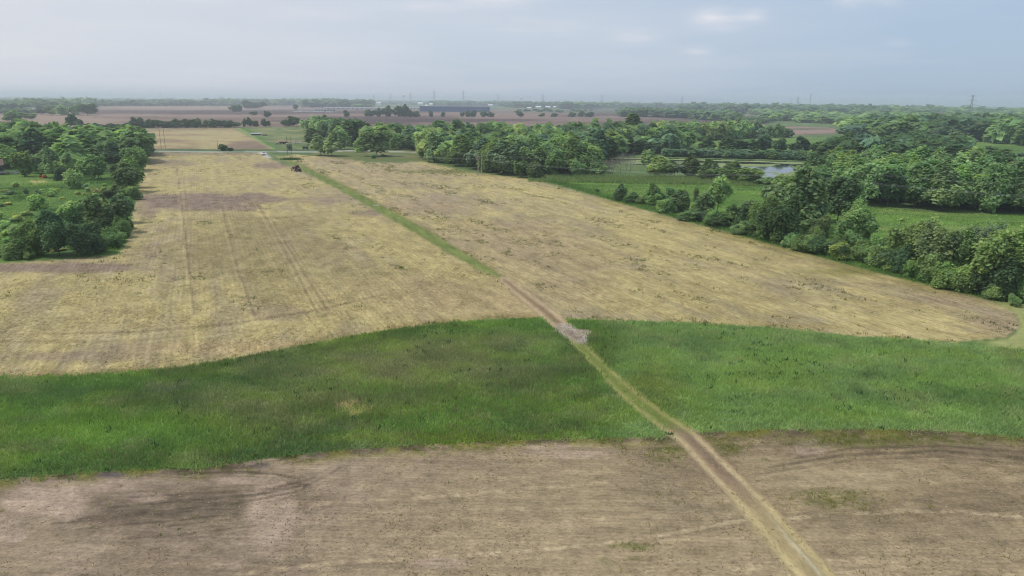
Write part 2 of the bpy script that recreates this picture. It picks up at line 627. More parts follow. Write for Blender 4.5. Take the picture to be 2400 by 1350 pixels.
def classify(px, py, X, Y):
    jit = np.clip(4.0 / np.maximum(np.hypot(X, Y), 40) * 24, 0.0, 5.0)     # ragged edges, about 0.6 m
    jx = px + (fbm(X * 0.5, Y * 0.5, 91, 3) - 0.5) * 2 * jit
    jy = py + (fbm(X * 0.5, Y * 0.5, 97, 3) - 0.5) * 2 * jit * 0.6
    c = np.zeros(px.shape, np.int16)
    for k, polys in POLY.items():
        for p in polys:
            c[inpoly(jx, jy, p)] = CLS[k]
    hw = np.interp(py, [a for a, b in TRACK_HW], [b for a, b in TRACK_HW])
    d = linedist(jx, py, TRACK, 120)
    c[(d < hw * 0.80)] = CLS['dirt_track']
    c[inpoly(px + (jx - px) * 2.5, py + (jy - py) * 2.5, GRAVEL)] = CLS['gravel']
    c[inpoly(px, py, DRIVE)] = CLS['driveway']
    c[linedist(px, py, ROADLINE) < 1.1] = CLS['road']
    return c


def mixc(a, b, t):
    return a + (b - a) * t[:, None]


def blob(px, py, cx, cy_, rx, ry, X, Y, s=1.0, warp=0.9, seed=5, sharp=True):
    w = (fbm(X * 0.06, Y * 0.06, seed, 4) - 0.5) * 2 * warp
    r = ((px - cx) / rx) ** 2 + ((py - cy_) / ry) ** 2
    v = 1.25 - np.sqrt(r) + w
    return s * (sstep(v, 0.0, 0.55) if sharp else sstep(v, -0.3, 1.0))


caz, saz = math.cos(ROW_AZ), math.sin(ROW_AZ)


def paint(px, py, X, Y, c):
    """colour of soil and crop at every ground vertex"""
    n = len(px)
    out = np.zeros((n, 3))
    al = X * saz + Y * caz      # along the drill rows
    ac = X * caz - Y * saz      # across them
    lo = fbm(X * 0.02, Y * 0.02, 11, 5)
    mid = fbm(X * 0.12, Y * 0.12, 21, 4)
    hi = fbm(X * 0.9, Y * 0.9, 31, 3)
    streak = fbm(ac * 0.35, al * 0.02, 41, 4)
    fine_row = fbm(ac * 1.3, al * 0.05, 43, 2)

    def sel(k):
        return c == CLS[k]
    # far land: rough grass, hedges, gardens
    m = sel('far_land')
    out[m] = mixc(np.tile(lin(82, 106, 60), (m.sum(), 1)), lin(108, 124, 80), sstep(mid[m], 0.35, 0.65))
    # ploughed fields, banded along the contour
    m = sel('ploughed_field')
    if m.any():
        x, y = px[m], py[m]
        band = fbm(x * 0.0035 + 3, y * 0.16, 51, 4)
        b = mixc(np.tile(lin(104, 82, 74), (m.sum(), 1)), lin(150, 122, 106), sstep(band, 0.35, 0.68))
        b = mixc(b, lin(172, 146, 126), blob(x, y, 480, 254, 300, 4, X[m], Y[m], 0.8, 0.5))
        b = mixc(b, lin(165, 138, 118), blob(x, y, 450, 271, 420, 2.6, X[m], Y[m], 0.8, 0.5))
        b = mixc(b, lin(92, 74, 70), blob(x, y, 560, 263, 380, 4.5, X[m], Y[m], 0.8, 0.5))
        b = mixc(b, lin(170, 142, 120), blob(x, y, 60, 288, 260, 22, X[m], Y[m], 0.85, 0.4))
        b = mixc(b, lin(84, 64, 62), blob(x, y, 950, 283, 300, 5, X[m], Y[m], 0.8, 0.5))
        b = mixc(b, lin(176, 148, 116), blob(x, y, 960, 250, 150, 5, X[m], Y[m], 0.8, 0.5))
        b = mixc(b, lin(168, 138, 118), blob(x, y, 1530, 274, 160, 2.2, X[m], Y[m], 0.8, 0.4))
        b = mixc(b, lin(172, 144, 124), blob(x, y, 1720, 268, 70, 3, X[m], Y[m], 0.9, 0.4))
        b = mixc(b, lin(170, 138, 122), blob(x, y, 1860, 306, 160, 9, X[m], Y[m], 0.9, 0.3))
        b = mixc(b, lin(92, 96, 62), blob(x, y, 1880, 302.5, 75, 1.6, X[m], Y[m], 0.9, 0.2))
        b = mixc(b, lin(100, 112, 76), blob(x, y, 1330, 262, 220, 3, X[m], Y[m], 0.55, 0.6))
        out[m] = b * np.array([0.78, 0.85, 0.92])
    m = sel('straw_field')
    if m.any():
        b = mixc(np.tile(lin(146, 126, 102), (m.sum(), 1)), lin(168, 154, 112), sstep(fbm(px[m] * 0.008, py[m] * 0.18, 61, 4), 0.38, 0.62))
        b = mixc(b, lin(126, 106, 94), blob(px[m], py[m], 580, 342, 60, 12, X[m], Y[m], 0.8, 0.4))
        b = mixc(b, lin(108, 108, 70), blob(px[m], py[m], 330, 328, 30, 18, X[m], Y[m], 0.4, 0.4))
        out[m] = b
    m = sel('paddock')
    if m.any():
        b = mixc(np.tile(lin(92, 112, 66), (m.sum(), 1)), lin(130, 132, 88), sstep(mid[m] * .5 + lo[m] * .5, 0.42, 0.6))
        d = linedist(px[m], py[m], [(549, 300), (580, 316), (624, 345), (640, 352)])
        b = mixc(b, lin(88, 118, 60), sstep(d, 16, 11))
        b = mixc(b, lin(150, 160, 104), sstep(np.abs(d - 3), 2.2, 0.8))
        b = mixc(b, lin(142, 122, 98), blob(px[m], py[m], 672, 331, 46, 3, X[m], Y[m], 0.8, 0.3))
        b = mixc(b, lin(160, 150, 108), blob(px[m], py[m], 690, 306, 22, 1.2, X[m], Y[m], 0.8, 0.3))
        out[m] = b
    m = sel('verge')
    out[m] = mixc(np.tile(lin(66, 92, 52), (m.sum(), 1)), lin(92, 112, 66), sstep(mid[m], 0.4, 0.65))
    m = sel('clearing')
    if m.any():
        b = mixc(np.tile(lin(98, 112, 64), (m.sum(), 1)), lin(118, 116, 76), sstep(mid[m], 0.4, 0.62))
        b = mixc(b, lin(90, 108, 62), sstep(py[m], 370, 378))
        out[m] = b
    soil, tan, yel, olive = lin(150, 135, 115), lin(160, 147, 112), lin(173, 159, 111), lin(144, 132, 94)
    # the left stubble field
    m = sel('stubble_left')
    if m.any():
        x, y, XX, YY = px[m], py[m], X[m], Y[m]
        pat = 0.45 * fbm(ac[m] * 0.06, al[m] * 0.028, 71, 5) + 0.35 * fbm(ac[m] * 0.28, al[m] * 0.07, 72, 4) + 0.2 * streak[m]
        b = mixc(np.tile(tan, (m.sum(), 1)), yel, sstep(pat, 0.44, 0.57))
        b = mixc(b, soil, sstep(pat, 0.44, 0.30) * 0.8)
        for cx, cy_, rx, ry, s in ((560, 410, 210, 28, .75), (420, 505, 130, 26, .7), (800, 500, 200, 20, .8), (900, 560, 150, 22, .7), (540, 450, 160, 9, .6), (300, 690, 130, 55, .6),
                                   (420, 560, 110, 30, .45), (160, 760, 200, 30, .5), (350, 430, 40, 34, .7), (1050, 610, 70, 26, .6)):
            b = mixc(b, yel, blob(x, y, cx, cy_, rx, ry, XX, YY, s * 0.8, 0.9, 7) * sstep(mid[m], 0.28, 0.5))
        for cx, cy_, rx, ry, s in ((580, 610, 170, 100, .75), (520, 560, 110, 40, .5), (700, 600, 90, 60, .5), (820, 650, 150, 50, .45)):
            b = mixc(b, olive, blob(x, y, cx, cy_, rx, ry, XX, YY, s, 1.1, 9, False))
        for cx, cy_, rx, ry, s in ((440, 472, 130, 20, .95), (600, 468, 60, 14, .9), (560, 485, 60, 10, .85), (345, 500, 26, 14, .6), (90, 628, 220, 12, .9), (470, 360, 160, 5, .6), (640, 388, 50, 7, .8),
                                   (400, 382, 70, 7, .5), (860, 500, 40, 8, .7), (200, 835, 160, 14, .6), (730, 470, 60, 8, .5), (330, 815, 120, 12, .5), (650, 735, 60, 20, .5)):
            b = mixc(b, lin(132, 115, 102), blob(x, y, cx, cy_, rx, ry, XX, YY, s, 0.45, 8))
        b = mixc(b, lin(165, 145, 112), blob(x, y, 1050, 705, 210, 46, XX, YY, 0.65, 0.7, 3, False))
        # headland bands next to the tall grass
        b = mixc(b, lin(178, 156, 116), blob(x, y, 560, 815, 240, 14, XX, YY, 0.6, 0.4, 6))
        edge = np.interp(x, [p[0] for p in [(-700, 893), (0, 886), (200, 881), (420, 863), (580, 836), (760, 801), (900, 777), (1050, 758), (1160, 750), (1310, 747)]],
                         [893, 886, 881, 863, 836, 801, 777, 758, 750, 747]) - y
        b = mixc(b, lin(138, 120, 80), sstep(edge, 22, 4) * 0.7 * sstep(mid[m], 0.25, 0.5))
        # tramlines
        for pts, s in ((((415, 395), (436, 560), (455, 735)), .75), (((428, 395), (446, 560), (462, 735)), .3), (((520, 480), (560, 640), (600, 750)), .6), (((600, 470), (680, 610), (738, 725)), .6), (((640, 520), (712, 640), (768, 728)), .6),
                       (((655, 530), (735, 660), (800, 735)), .3), (((100, 783), (330, 778), (560, 757), (735, 728), (900, 690)), .5), (((0, 800), (300, 800), (560, 775)), .3)):
            d = linedist(x, y, pts) + (hi[m] - 0.5) * 2
            b = mixc(b, lin(92, 78, 60), sstep(d / np.clip((y - 232) / 260, 0.35, 1.2), 2.8, 0.8) * min(1, s * 1.1))
            b = mixc(b, lin(198, 180, 140), sstep(np.abs(d / np.clip((y - 232) / 260, 0.35, 1.2) - 5), 3.2, 0.6) * s * 0.5)
        b *= (1 + 0.30 * (fine_row[m] - 0.5) + 0.22 * (hi[m] - 0.5))[:, None]
        out[m] = b
    m = sel('stubble_right')
    if m.any():
        x, y, XX, YY = px[m], py[m], X[m], Y[m]
        pat = 0.40 * fbm(ac[m] * 0.05, al[m] * 0.025, 81, 5) + 0.40 * fbm(ac[m] * 0.3, al[m] * 0.12, 82, 4) + 0.20 * streak[m]
        b = mixc(np.tile(tan, (m.sum(), 1)), yel, sstep(pat, 0.43, 0.58))
        b = mixc(b, soil, sstep(pat, 0.44, 0.32) * 0.7)
        for cx, cy_, rx, ry, s in ((1650, 600, 420, 70, .65), (1400, 480, 220, 26, .6), (1900, 710, 320, 48, .7), (1250, 440, 160, 12, .55), (1560, 690, 260, 34, .45), (1000, 405, 120, 10, .5)):
            b = mixc(b, yel, blob(x, y, cx, cy_, rx, ry, XX, YY, s * 0.85, 1.0, 17) * sstep(streak[m], 0.25, 0.5))
        for cx, cy_, rx, ry, s in ((1010, 482, 130, 16, .8), (1180, 570, 150, 50, .55), (1320, 620, 150, 44, .5), (900, 410, 140, 18, .45), (1290, 690, 120, 34, .5), (2240, 700, 110, 20, .5), (2330, 760, 60, 20, .6), (800, 375, 90, 9, .6), (1230, 530, 90, 20, .4)):
            b = mixc(b, lin(153, 135, 110), blob(x, y, cx, cy_, rx, ry, XX, YY, s, 0.6, 18, False))
        hed = np.interp(x, [1240, 1400, 1560, 1800, 1950, 2100, 2250, 2330], [419, 461, 506, 571, 611, 651, 687, 708])
        e = y - hed
        b = mixc(b, lin(118, 112, 58), sstep(e, 22, 3) * 0.6 * sstep(x, 1200, 1500) * sstep(mid[m], 0.25, 0.55))
        b = mixc(b, lin(112, 112, 54), blob(x, y, 2010, 635, 110, 13, XX, YY, 0.8, 0.5, 3, False))
        b = mixc(b, lin(150, 134, 84), blob(x, y, 1700, 765, 500, 7, XX, YY, 0.6, 0.5, 4, False))
        b = mixc(b, lin(205, 188, 138), blob(x, y, 2100, 770, 250, 12, XX, YY, 0.45, 0.9, 12) * sstep(streak[m], 0.4, 0.6))
        b = mixc(b, lin(96, 108, 56), blob(x, y, 1060, 402, 120, 5, XX, YY, 0.6, 0.7, 31))
        # lane-side dark line
        d = linedist(x, y, [(700, 381), (732, 397), (813, 437), (897, 483), (1003, 539), (1080, 588), (1142, 624), (1192, 656)])
        b = mixc(b, lin(112, 104, 62), sstep(d, 6, 1) * 0.6 * sstep(hi[m], 0.3, 0.6))
        b *= (1 + 0.26 * (fine_row[m] - 0.5) + 0.24 * (hi[m] - 0.5) + 0.12 * (streak[m] - 0.5))[:, None] * 1.03
        out[m] = b
    m = sel('grass_lane')
    if m.any():
        mid_line = [(652, 365), (686, 380), (717, 397), (797, 437), (880, 483), (983, 540), (1064, 589), (1130, 628), (1187, 657)]
        d = linedist(px[m], py[m], mid_line)
        w = np.interp(py[m], [365, 480, 600, 655], [3, 8, 9, 4])
        b = mixc(np.tile(lin(112, 128, 66), (m.sum(), 1)), lin(92, 110, 54), sstep(fbm(ac[m] * 0.5, al[m] * 0.1, 47, 4), 0.38, 0.6))
        b = mixc(b, lin(158, 160, 104), sstep(np.abs(d / w - 0.30), 0.16, 0.04) * 0.6)
        b = mixc(b, lin(150, 136, 92), sstep(d / w + (hi[m] - 0.5) * 0.8, 0.8, 1.1) * 0.6)
        b = mixc(b, lin(160, 142, 102), sstep(py[m], 628, 654) * 0.7 * sstep(mid[m], 0.3, 0.55))
        b = mixc(b, lin(178, 172, 122), sstep(py[m], 378, 366) * sstep(np.abs(d / w - 0.45), 0.35, 0.1))
        b *= (1 + 0.3 * (hi[m] - 0.5))[:, None]
        out[m] = b
    m = sel('grass_strip')
    if m.any():
        out[m] = grass_colour(px[m], py[m], X[m], Y[m]) * 1.05
    m = sel('near_field')
    if m.any():
        x, y, XX, YY = px[m], py[m], X[m], Y[m]
        # rows here follow the curving headland, close to left-right in the picture
        rr = YY - 0.02 * XX - 0.0012 * XX * XX
        st = fbm(XX * 0.035, rr * 0.9, 111, 4)
        st2 = fbm(XX * 0.10, rr * 2.6, 113, 3)
        wide = fbm(XX * 0.09, YY * 0.13, 115, 5)
        gr = sstep(x, 500, 1800)
        b = mixc(np.tile(lin(152, 136, 117), (m.sum(), 1)), lin(150, 134, 106), gr)
        b = mixc(b, lin(159, 144, 115), sstep(wide, 0.46, 0.62) * (0.35 + 0.5 * gr))
        b = mixc(b, lin(126, 112, 90), sstep(wide, 0.46, 0.32) * (0.5 + 0.2 * gr))
        b = mixc(b, lin(172, 155, 126), sstep(y, 1130, 1330) * 0.55 * gr)
        for cx, cy_, rx, ry, s in ((330, 1180, 260, 42, .8), (420, 1215, 190, 46, .75), (130, 1255, 160, 26, .55), (560, 1140, 130, 30, .5), (1540, 1130, 120, 60, .5), (1600, 1200, 120, 40, .45), (40, 1200, 60, 18, .4), (1800, 1060, 120, 20, .35)):
            b = mixc(b, lin(112, 100, 86), blob(x, y, cx, cy_, rx, ry, XX, YY, s * 0.75, 1.0, 23, False) * (0.55 + 0.45 * sstep(st, 0.35, 0.6)))
        for cx, cy_, rx, ry, s in ((110, 1175, 90, 28, .8), (210, 1140, 130, 14, .6), (640, 1220, 55, 90, .75), (20, 1250, 40, 22, .6), (1330, 1050, 110, 26, .55), (340, 1165, 50, 12, .6), (560, 1125, 60, 10, .5), (160, 1205, 30, 14, .6), (1900, 1052, 40, 18, .6), (1030, 1320, 70, 14, .5)):
            b = mixc(b, lin(174, 155, 137), blob(x, y, cx, cy_, rx, ry, XX, YY, min(1, s * 1.15), 0.55, 24))
        for cx, cy_, rx, ry, s in ((1565, 1060, 55, 26, .9), (1700, 1052, 50, 20, .8), (2150, 1030, 330, 16, .75), (1480, 1280, 60, 9, .75), (1470, 1312, 70, 14, .5), (1950, 1170, 110, 26, .5), (1940, 1040, 100, 12, .6)):
            b = mixc(b, lin(98, 104, 52), blob(x, y, cx, cy_, rx, ry, XX, YY, s, 0.7, 25, False) * sstep(fbm(XX * 0.7, YY * 2.0, 26, 3), 0.32, 0.55))
        # ragged moist edge under the tall grass
        top = np.interp(x, [-700, 0, 150, 300, 480, 640, 800, 1000, 1200, 1380, 1560, 1640, 1720, 1900, 2100, 2250, 2400, 3100],
                        [1190, 1124, 1111, 1102, 1096, 1072, 1054, 1042, 1032, 1028, 1024, 1014, 1010, 1006, 1005, 1012, 1024, 1090])
        e = y - top
        b = mixc(b, lin(84, 74, 60), sstep(e, 26, 3) * 0.85 * sstep(fbm(XX * 0.5, YY * 0.8, 28, 3), 0.3, 0.52))
        b = mixc(b, lin(118, 118, 52), sstep(e, 38, 2) * 0.8 * sstep(fbm(XX * 0.35, YY * 0.5, 29, 3), 0.44, 0.6))
        b = mixc(b, lin(100, 92, 92), blob(x, y, 260, 1113, 40, 8, XX, YY, 0.9, 0.3) + blob(x, y, 600, 1090, 40, 8, XX, YY, 0.7, 0.3))
        # pale wheelings and seams
        for pts, s in ((((560, 1345), (750, 1322), (1100, 1302), (1400, 1278), (1600, 1246), (1745, 1218)), .8), (((740, 1180), (900, 1172), (1100, 1158), (1250, 1145), (1420, 1132)), .5),
                       (((1830, 1216), (1950, 1206), (2120, 1198), (2250, 1200), (2400, 1212), (3000, 1270)), .7)):
            d = linedist(x, y, pts) + (hi[m] - 0.5) * 4
            b = mixc(b, lin(196, 178, 146), sstep(d, 7, 1) * s * sstep(fbm(XX * 1.6, YY * 1.6, 33, 2), 0.3, 0.62))
            b = mixc(b, lin(98, 84, 66), sstep(np.abs(d + 0 - 7), 2.0, 0.5) * s * 0.4)
        # dark curved wheel marks
        for pts, s in ((((180, 1215), (400, 1195), (560, 1180), (700, 1150), (800, 1095)), .55), (((250, 1190), (450, 1172), (600, 1160), (720, 1135)), .6), (((300, 1165), (480, 1155), (640, 1145), (740, 1120)), .55), (((430, 1110), (560, 1105), (640, 1110), (700, 1122)), .7),
                       (((180, 1240), (380, 1222), (560, 1205)), .5), (((300, 1262), (460, 1250), (600, 1232)), .4), (((120, 1228), (300, 1210), (520, 1192)), .5), (((420, 1100), (560, 1098), (700, 1070)), .5),
                       (((1850, 1078), (2000, 1050), (2200, 1045), (2400, 1060), (2900, 1120)), .55), (((1800, 1095), (1980, 1066), (2200, 1058), (2400, 1074), (2900, 1140)), .5), (((1780, 1112), (2000, 1078), (2200, 1070), (2400, 1090), (2900, 1150)), .35),
                       (((1735, 1215), (1770, 1280), (1790, 1330)), .2)):
            d = linedist(x, y, pts) + (hi[m] - 0.5) * 3
            b = mixc(b, lin(64, 56, 46), sstep(d, 3.6, 0.8) * min(1, s * 1.4) * (0.45 + 0.55 * sstep(st2, 0.3, 0.6)))
            b = mixc(b, lin(72, 62, 52), sstep(np.abs(d - 11), 2.6, 0.8) * s * 0.8 * sstep(st2, 0.35, 0.6))
        b *= (1 + 0.30 * (st - 0.5) + 0.45 * (st2 - 0.5) + 0.25 * (hi[m] - 0.5))[:, None] * np.array([0.96, 0.94, 0.92])
        out[m] = b
    m = sel('pond')
    out[m] = lin(40, 44, 40)
    m = sel('meadow_left')
    if m.any():
        b = mixc(np.tile(lin(92, 122, 58), (m.sum(), 1)), lin(78, 104, 56), sstep(mid[m], 0.4, 0.62))
        b = mixc(b, lin(116, 140, 70), blob(px[m], py[m], 60, 420, 130, 12, X[m], Y[m], 0.6, 0.4))
        b = mixc(b, lin(188, 178, 118), blob(px[m], py[m], 90, 425, 18, 3.5, X[m], Y[m], 0.9, 0.3))
        b = mixc(b, lin(196, 178, 120), blob(px[m], py[m], 40, 333, 6, 5, X[m], Y[m], 0.9, 0.2))
        out[m] = b
    m = sel('meadow_right')
    if m.any():
        b = mixc(np.tile(lin(106, 136, 66), (m.sum(), 1)), lin(88, 116, 58), sstep(fbm(X[m] * 0.05, Y[m] * 0.12, 131, 4), 0.42, 0.62))
        b = mixc(b, lin(134, 146, 84), sstep(fbm(X[m] * 0.06, Y[m] * 0.2, 133, 3), 0.55, 0.7) * 0.7)
        b = mixc(b, lin(150, 140, 100), blob(px[m], py[m], 1590, 428, 90, 2.2, X[m], Y[m], 0.6, 0.3))
        b = mixc(b, lin(150, 154, 100), sstep(px[m], 2290, 2350) * sstep(py[m], 690, 715))
        b = mixc(b, lin(66, 92, 46), sstep(px[m], 2340, 2280) * sstep(linedist(px[m], py[m], [(1290, 428), (1400, 455), (1560, 500), (1800, 566), (1950, 606), (2100, 646), (2330, 703)]), 12, 5) * 0.7)
        b = mixc(b, lin(84, 112, 52), sstep(py[m], 340, 345) * sstep(py[m], 420, 400) * sstep(px[m], 2200, 2260))
        b *= (1 + 0.3 * (hi[m] - 0.5))[:, None]
        out[m] = b
    m = sel('gravel')
    if m.any():
        b = mixc(np.tile(lin(158, 144, 126), (m.sum(), 1)), lin(182, 172, 160), sstep(fbm(X[m] * .8, Y[m] * .8, 141, 3), 0.42, 0.6))
        b = mixc(b, lin(112, 94, 80), sstep(linedist(px[m], py[m], [(1325, 770), (1350, 790), (1372, 800)]), 9, 2) * 0.6 * sstep(hi[m], 0.3, 0.55))
        out[m] = b
    m = sel('dirt_track')
    if m.any():
        hw = np.interp(py[m], [a for a, b in TRACK_HW], [b for a, b in TRACK_HW])
        d = linedist(px[m], py[m], TRACK, 120)
        # side of the centre line
        ln = np.interp(py[m], [p[1] for p in TRACK], [p[0] for p in TRACK])
        sgn = np.where(px[m] > ln, 1.0, -1.0)
        q = d / hw * sgn
        low = sstep(py[m], 985, 1030)                      # below: bare field; above: through the tall grass
        up = sstep(py[m], 790, 760)
        ctr = mixc(mixc(np.tile(lin(112, 124, 62), (m.sum(), 1)), lin(140, 120, 98), low), lin(136, 116, 90), up)
        rut = mixc(mixc(np.tile(lin(150, 146, 92), (m.sum(), 1)), lin(186, 168, 130), low), lin(190, 170, 134), up)
        b = mixc(ctr, rut, sstep(np.abs(np.abs(q) - 0.50) + (hi[m] - 0.5) * 0.22, 0.22, 0.10))
        b = mixc(b, lin(196, 178, 140), sstep(np.abs(q + 0.66), 0.10, 0.02) * 0.5 * sstep(mid[m], 0.35, 0.6))
        b = mixc(b, lin(118, 102, 84), sstep(np.abs(q - 0.1), 0.2, 0.05) * 0.6 * low * sstep(py[m], 1200, 1080))
        b = mixc(b, lin(210, 204, 186), sstep(np.abs(q - 0.22), 0.12, 0.03) * low * sstep(py[m], 1180, 1300))
        b = mixc(b, lin(180, 166, 118), low * sstep(py[m], 1100, 1250) * 0.55)
        b *= (1 + 0.28 * (hi[m] - 0.5))[:, None]
        out[m] = b
    out[sel('road')] = lin(168, 168, 158)
    out[sel('driveway')] = lin(186, 184, 178)
    return np.clip(out, 0.004, 0.85)


def grass_colour(px, py, X, Y):
    """tall grass: dark blue-green swathes, bright fresh patches, brown seed heads"""
    a = fbm(X * 0.05, Y * 0.09, 151, 5)
    b_ = fbm(X * 0.03 + 5, Y * 0.12, 153, 4)
    h = fbm(X * 0.5, Y * 0.5, 155, 3)
    right = sstep(px, 1380, 1500)
    b = mixc(np.tile(lin(90, 114, 59), (len(px), 1)), lin(84, 108, 64), sstep(a, 0.46, 0.62))
    b = mixc(b, lin(100, 132, 66), sstep(b_, 0.50, 0.66) * 0.8)
    b = mixc(b, lin(122, 146, 92), right * 0.8)
    for cx, cy_, rx, ry, s in ((240, 1010, 240, 40, .8), (1150, 960, 220, 40, .55), (930, 1030, 160, 14, .7), (1280, 820, 60, 26, .8), (1340, 900, 90, 20, .6), (120, 1080, 160, 20, .5),
                               (1900, 830, 250, 20, .5), (2000, 960, 300, 26, .5), (1700, 900, 150, 30, .4), (1560, 870, 70, 40, .4), (2250, 900, 200, 40, .5)):
        b = mixc(b, lin(112, 146, 68), blob(px, py, cx, cy_, rx, ry, X, Y, s * 0.85, 0.8, 61, False))
    for cx, cy_, rx, ry, s in ((1030, 850, 330, 55, .6), (600, 930, 260, 30, .45), (1150, 800, 170, 24, .55), (780, 880, 220, 26, .5), (900, 940, 150, 20, .35), (680, 990, 200, 22, .35)):
        b = mixc(b, lin(124, 128, 90), blob(px, py, cx, cy_, rx, ry, X, Y, min(1, s * 1.2), 0.9, 63, False))
    for cx, cy_, rx, ry, s in ((120, 920, 260, 30, .7), (450, 900, 120, 20, .6), (500, 1030, 160, 30, .5), (760, 1000, 140, 30, .4), (2150, 930, 260, 20, .65), (1600, 800, 160, 20, .5), (1960, 880, 240, 12, .5),
                               (1620, 960, 70, 14, .5), (2350, 950, 100, 30, .5), (1290, 770, 60, 14, .5)):
        b = mixc(b, lin(78, 106, 64), blob(px, py, cx, cy_, rx, ry, X, Y, s * 0.7, 0.8, 65, False))
    b = mixc(b, lin(108, 116, 44), blob(px, py, 1520, 905, 70, 60, X, Y, 0.5, 0.6, 67, False) + blob(px, py, 1000, 1028, 260, 9, X, Y, 0.5, 0.7, 68, False))
    b = mixc(b, lin(176, 162, 126), blob(px, py, 812, 950, 24, 18, X, Y, 0.8, 1.6, 69) * sstep(fbm(X * 1.1, Y * 1.1, 169, 3), 0.46, 0.6))
    b = mixc(b, lin(176, 160, 126), blob(px, py, 845, 962, 22, 7, X, Y, 0.7, 1.4, 70) * sstep(fbm(X * 1.1, Y * 1.1, 170, 3), 0.46, 0.6))
    b = mixc(b, lin(96, 92, 86), blob(px, py, 400, 905, 60, 16, X, Y, 0.5, 0.9, 71) * sstep(h, 0.4, 0.6))
    b = mixc(b, lin(138, 130, 58), blob(px, py, 2380, 760, 40, 60, X, Y, 0.4, 0.5, 73, False))
    b = mixc(b, lin(118, 136, 66), sstep(py, 812, 792) * sstep(px, 2150, 2300) * 0.9)
    b = mixc(b, lin(120, 126, 46), blob(px, py, 1800, 1010, 50, 5, X, Y, 0.9, 0.5, 74))
    # clumps of other species, a few metres across
    q1, q2 = fbm(X * 0.22, Y * 0.34, 181, 4), fbm(X * 0.16 + 9, Y * 0.3, 183, 4)
    b = mixc(b, lin(126, 130, 92), sstep(q1, 0.54, 0.68) * 0.36)
    b = mixc(b, lin(118, 142, 66), sstep(q2, 0.55, 0.68) * 0.42)
    b = mixc(b, lin(74, 100, 66), sstep(q2, 0.42, 0.30) * 0.28)
    b = b * np.array([1.08, 1.03, 1.08])
    return b * (1 + 0.35 * (h - 0.5) + 0.30 * (q1 - 0.5))[:, None]


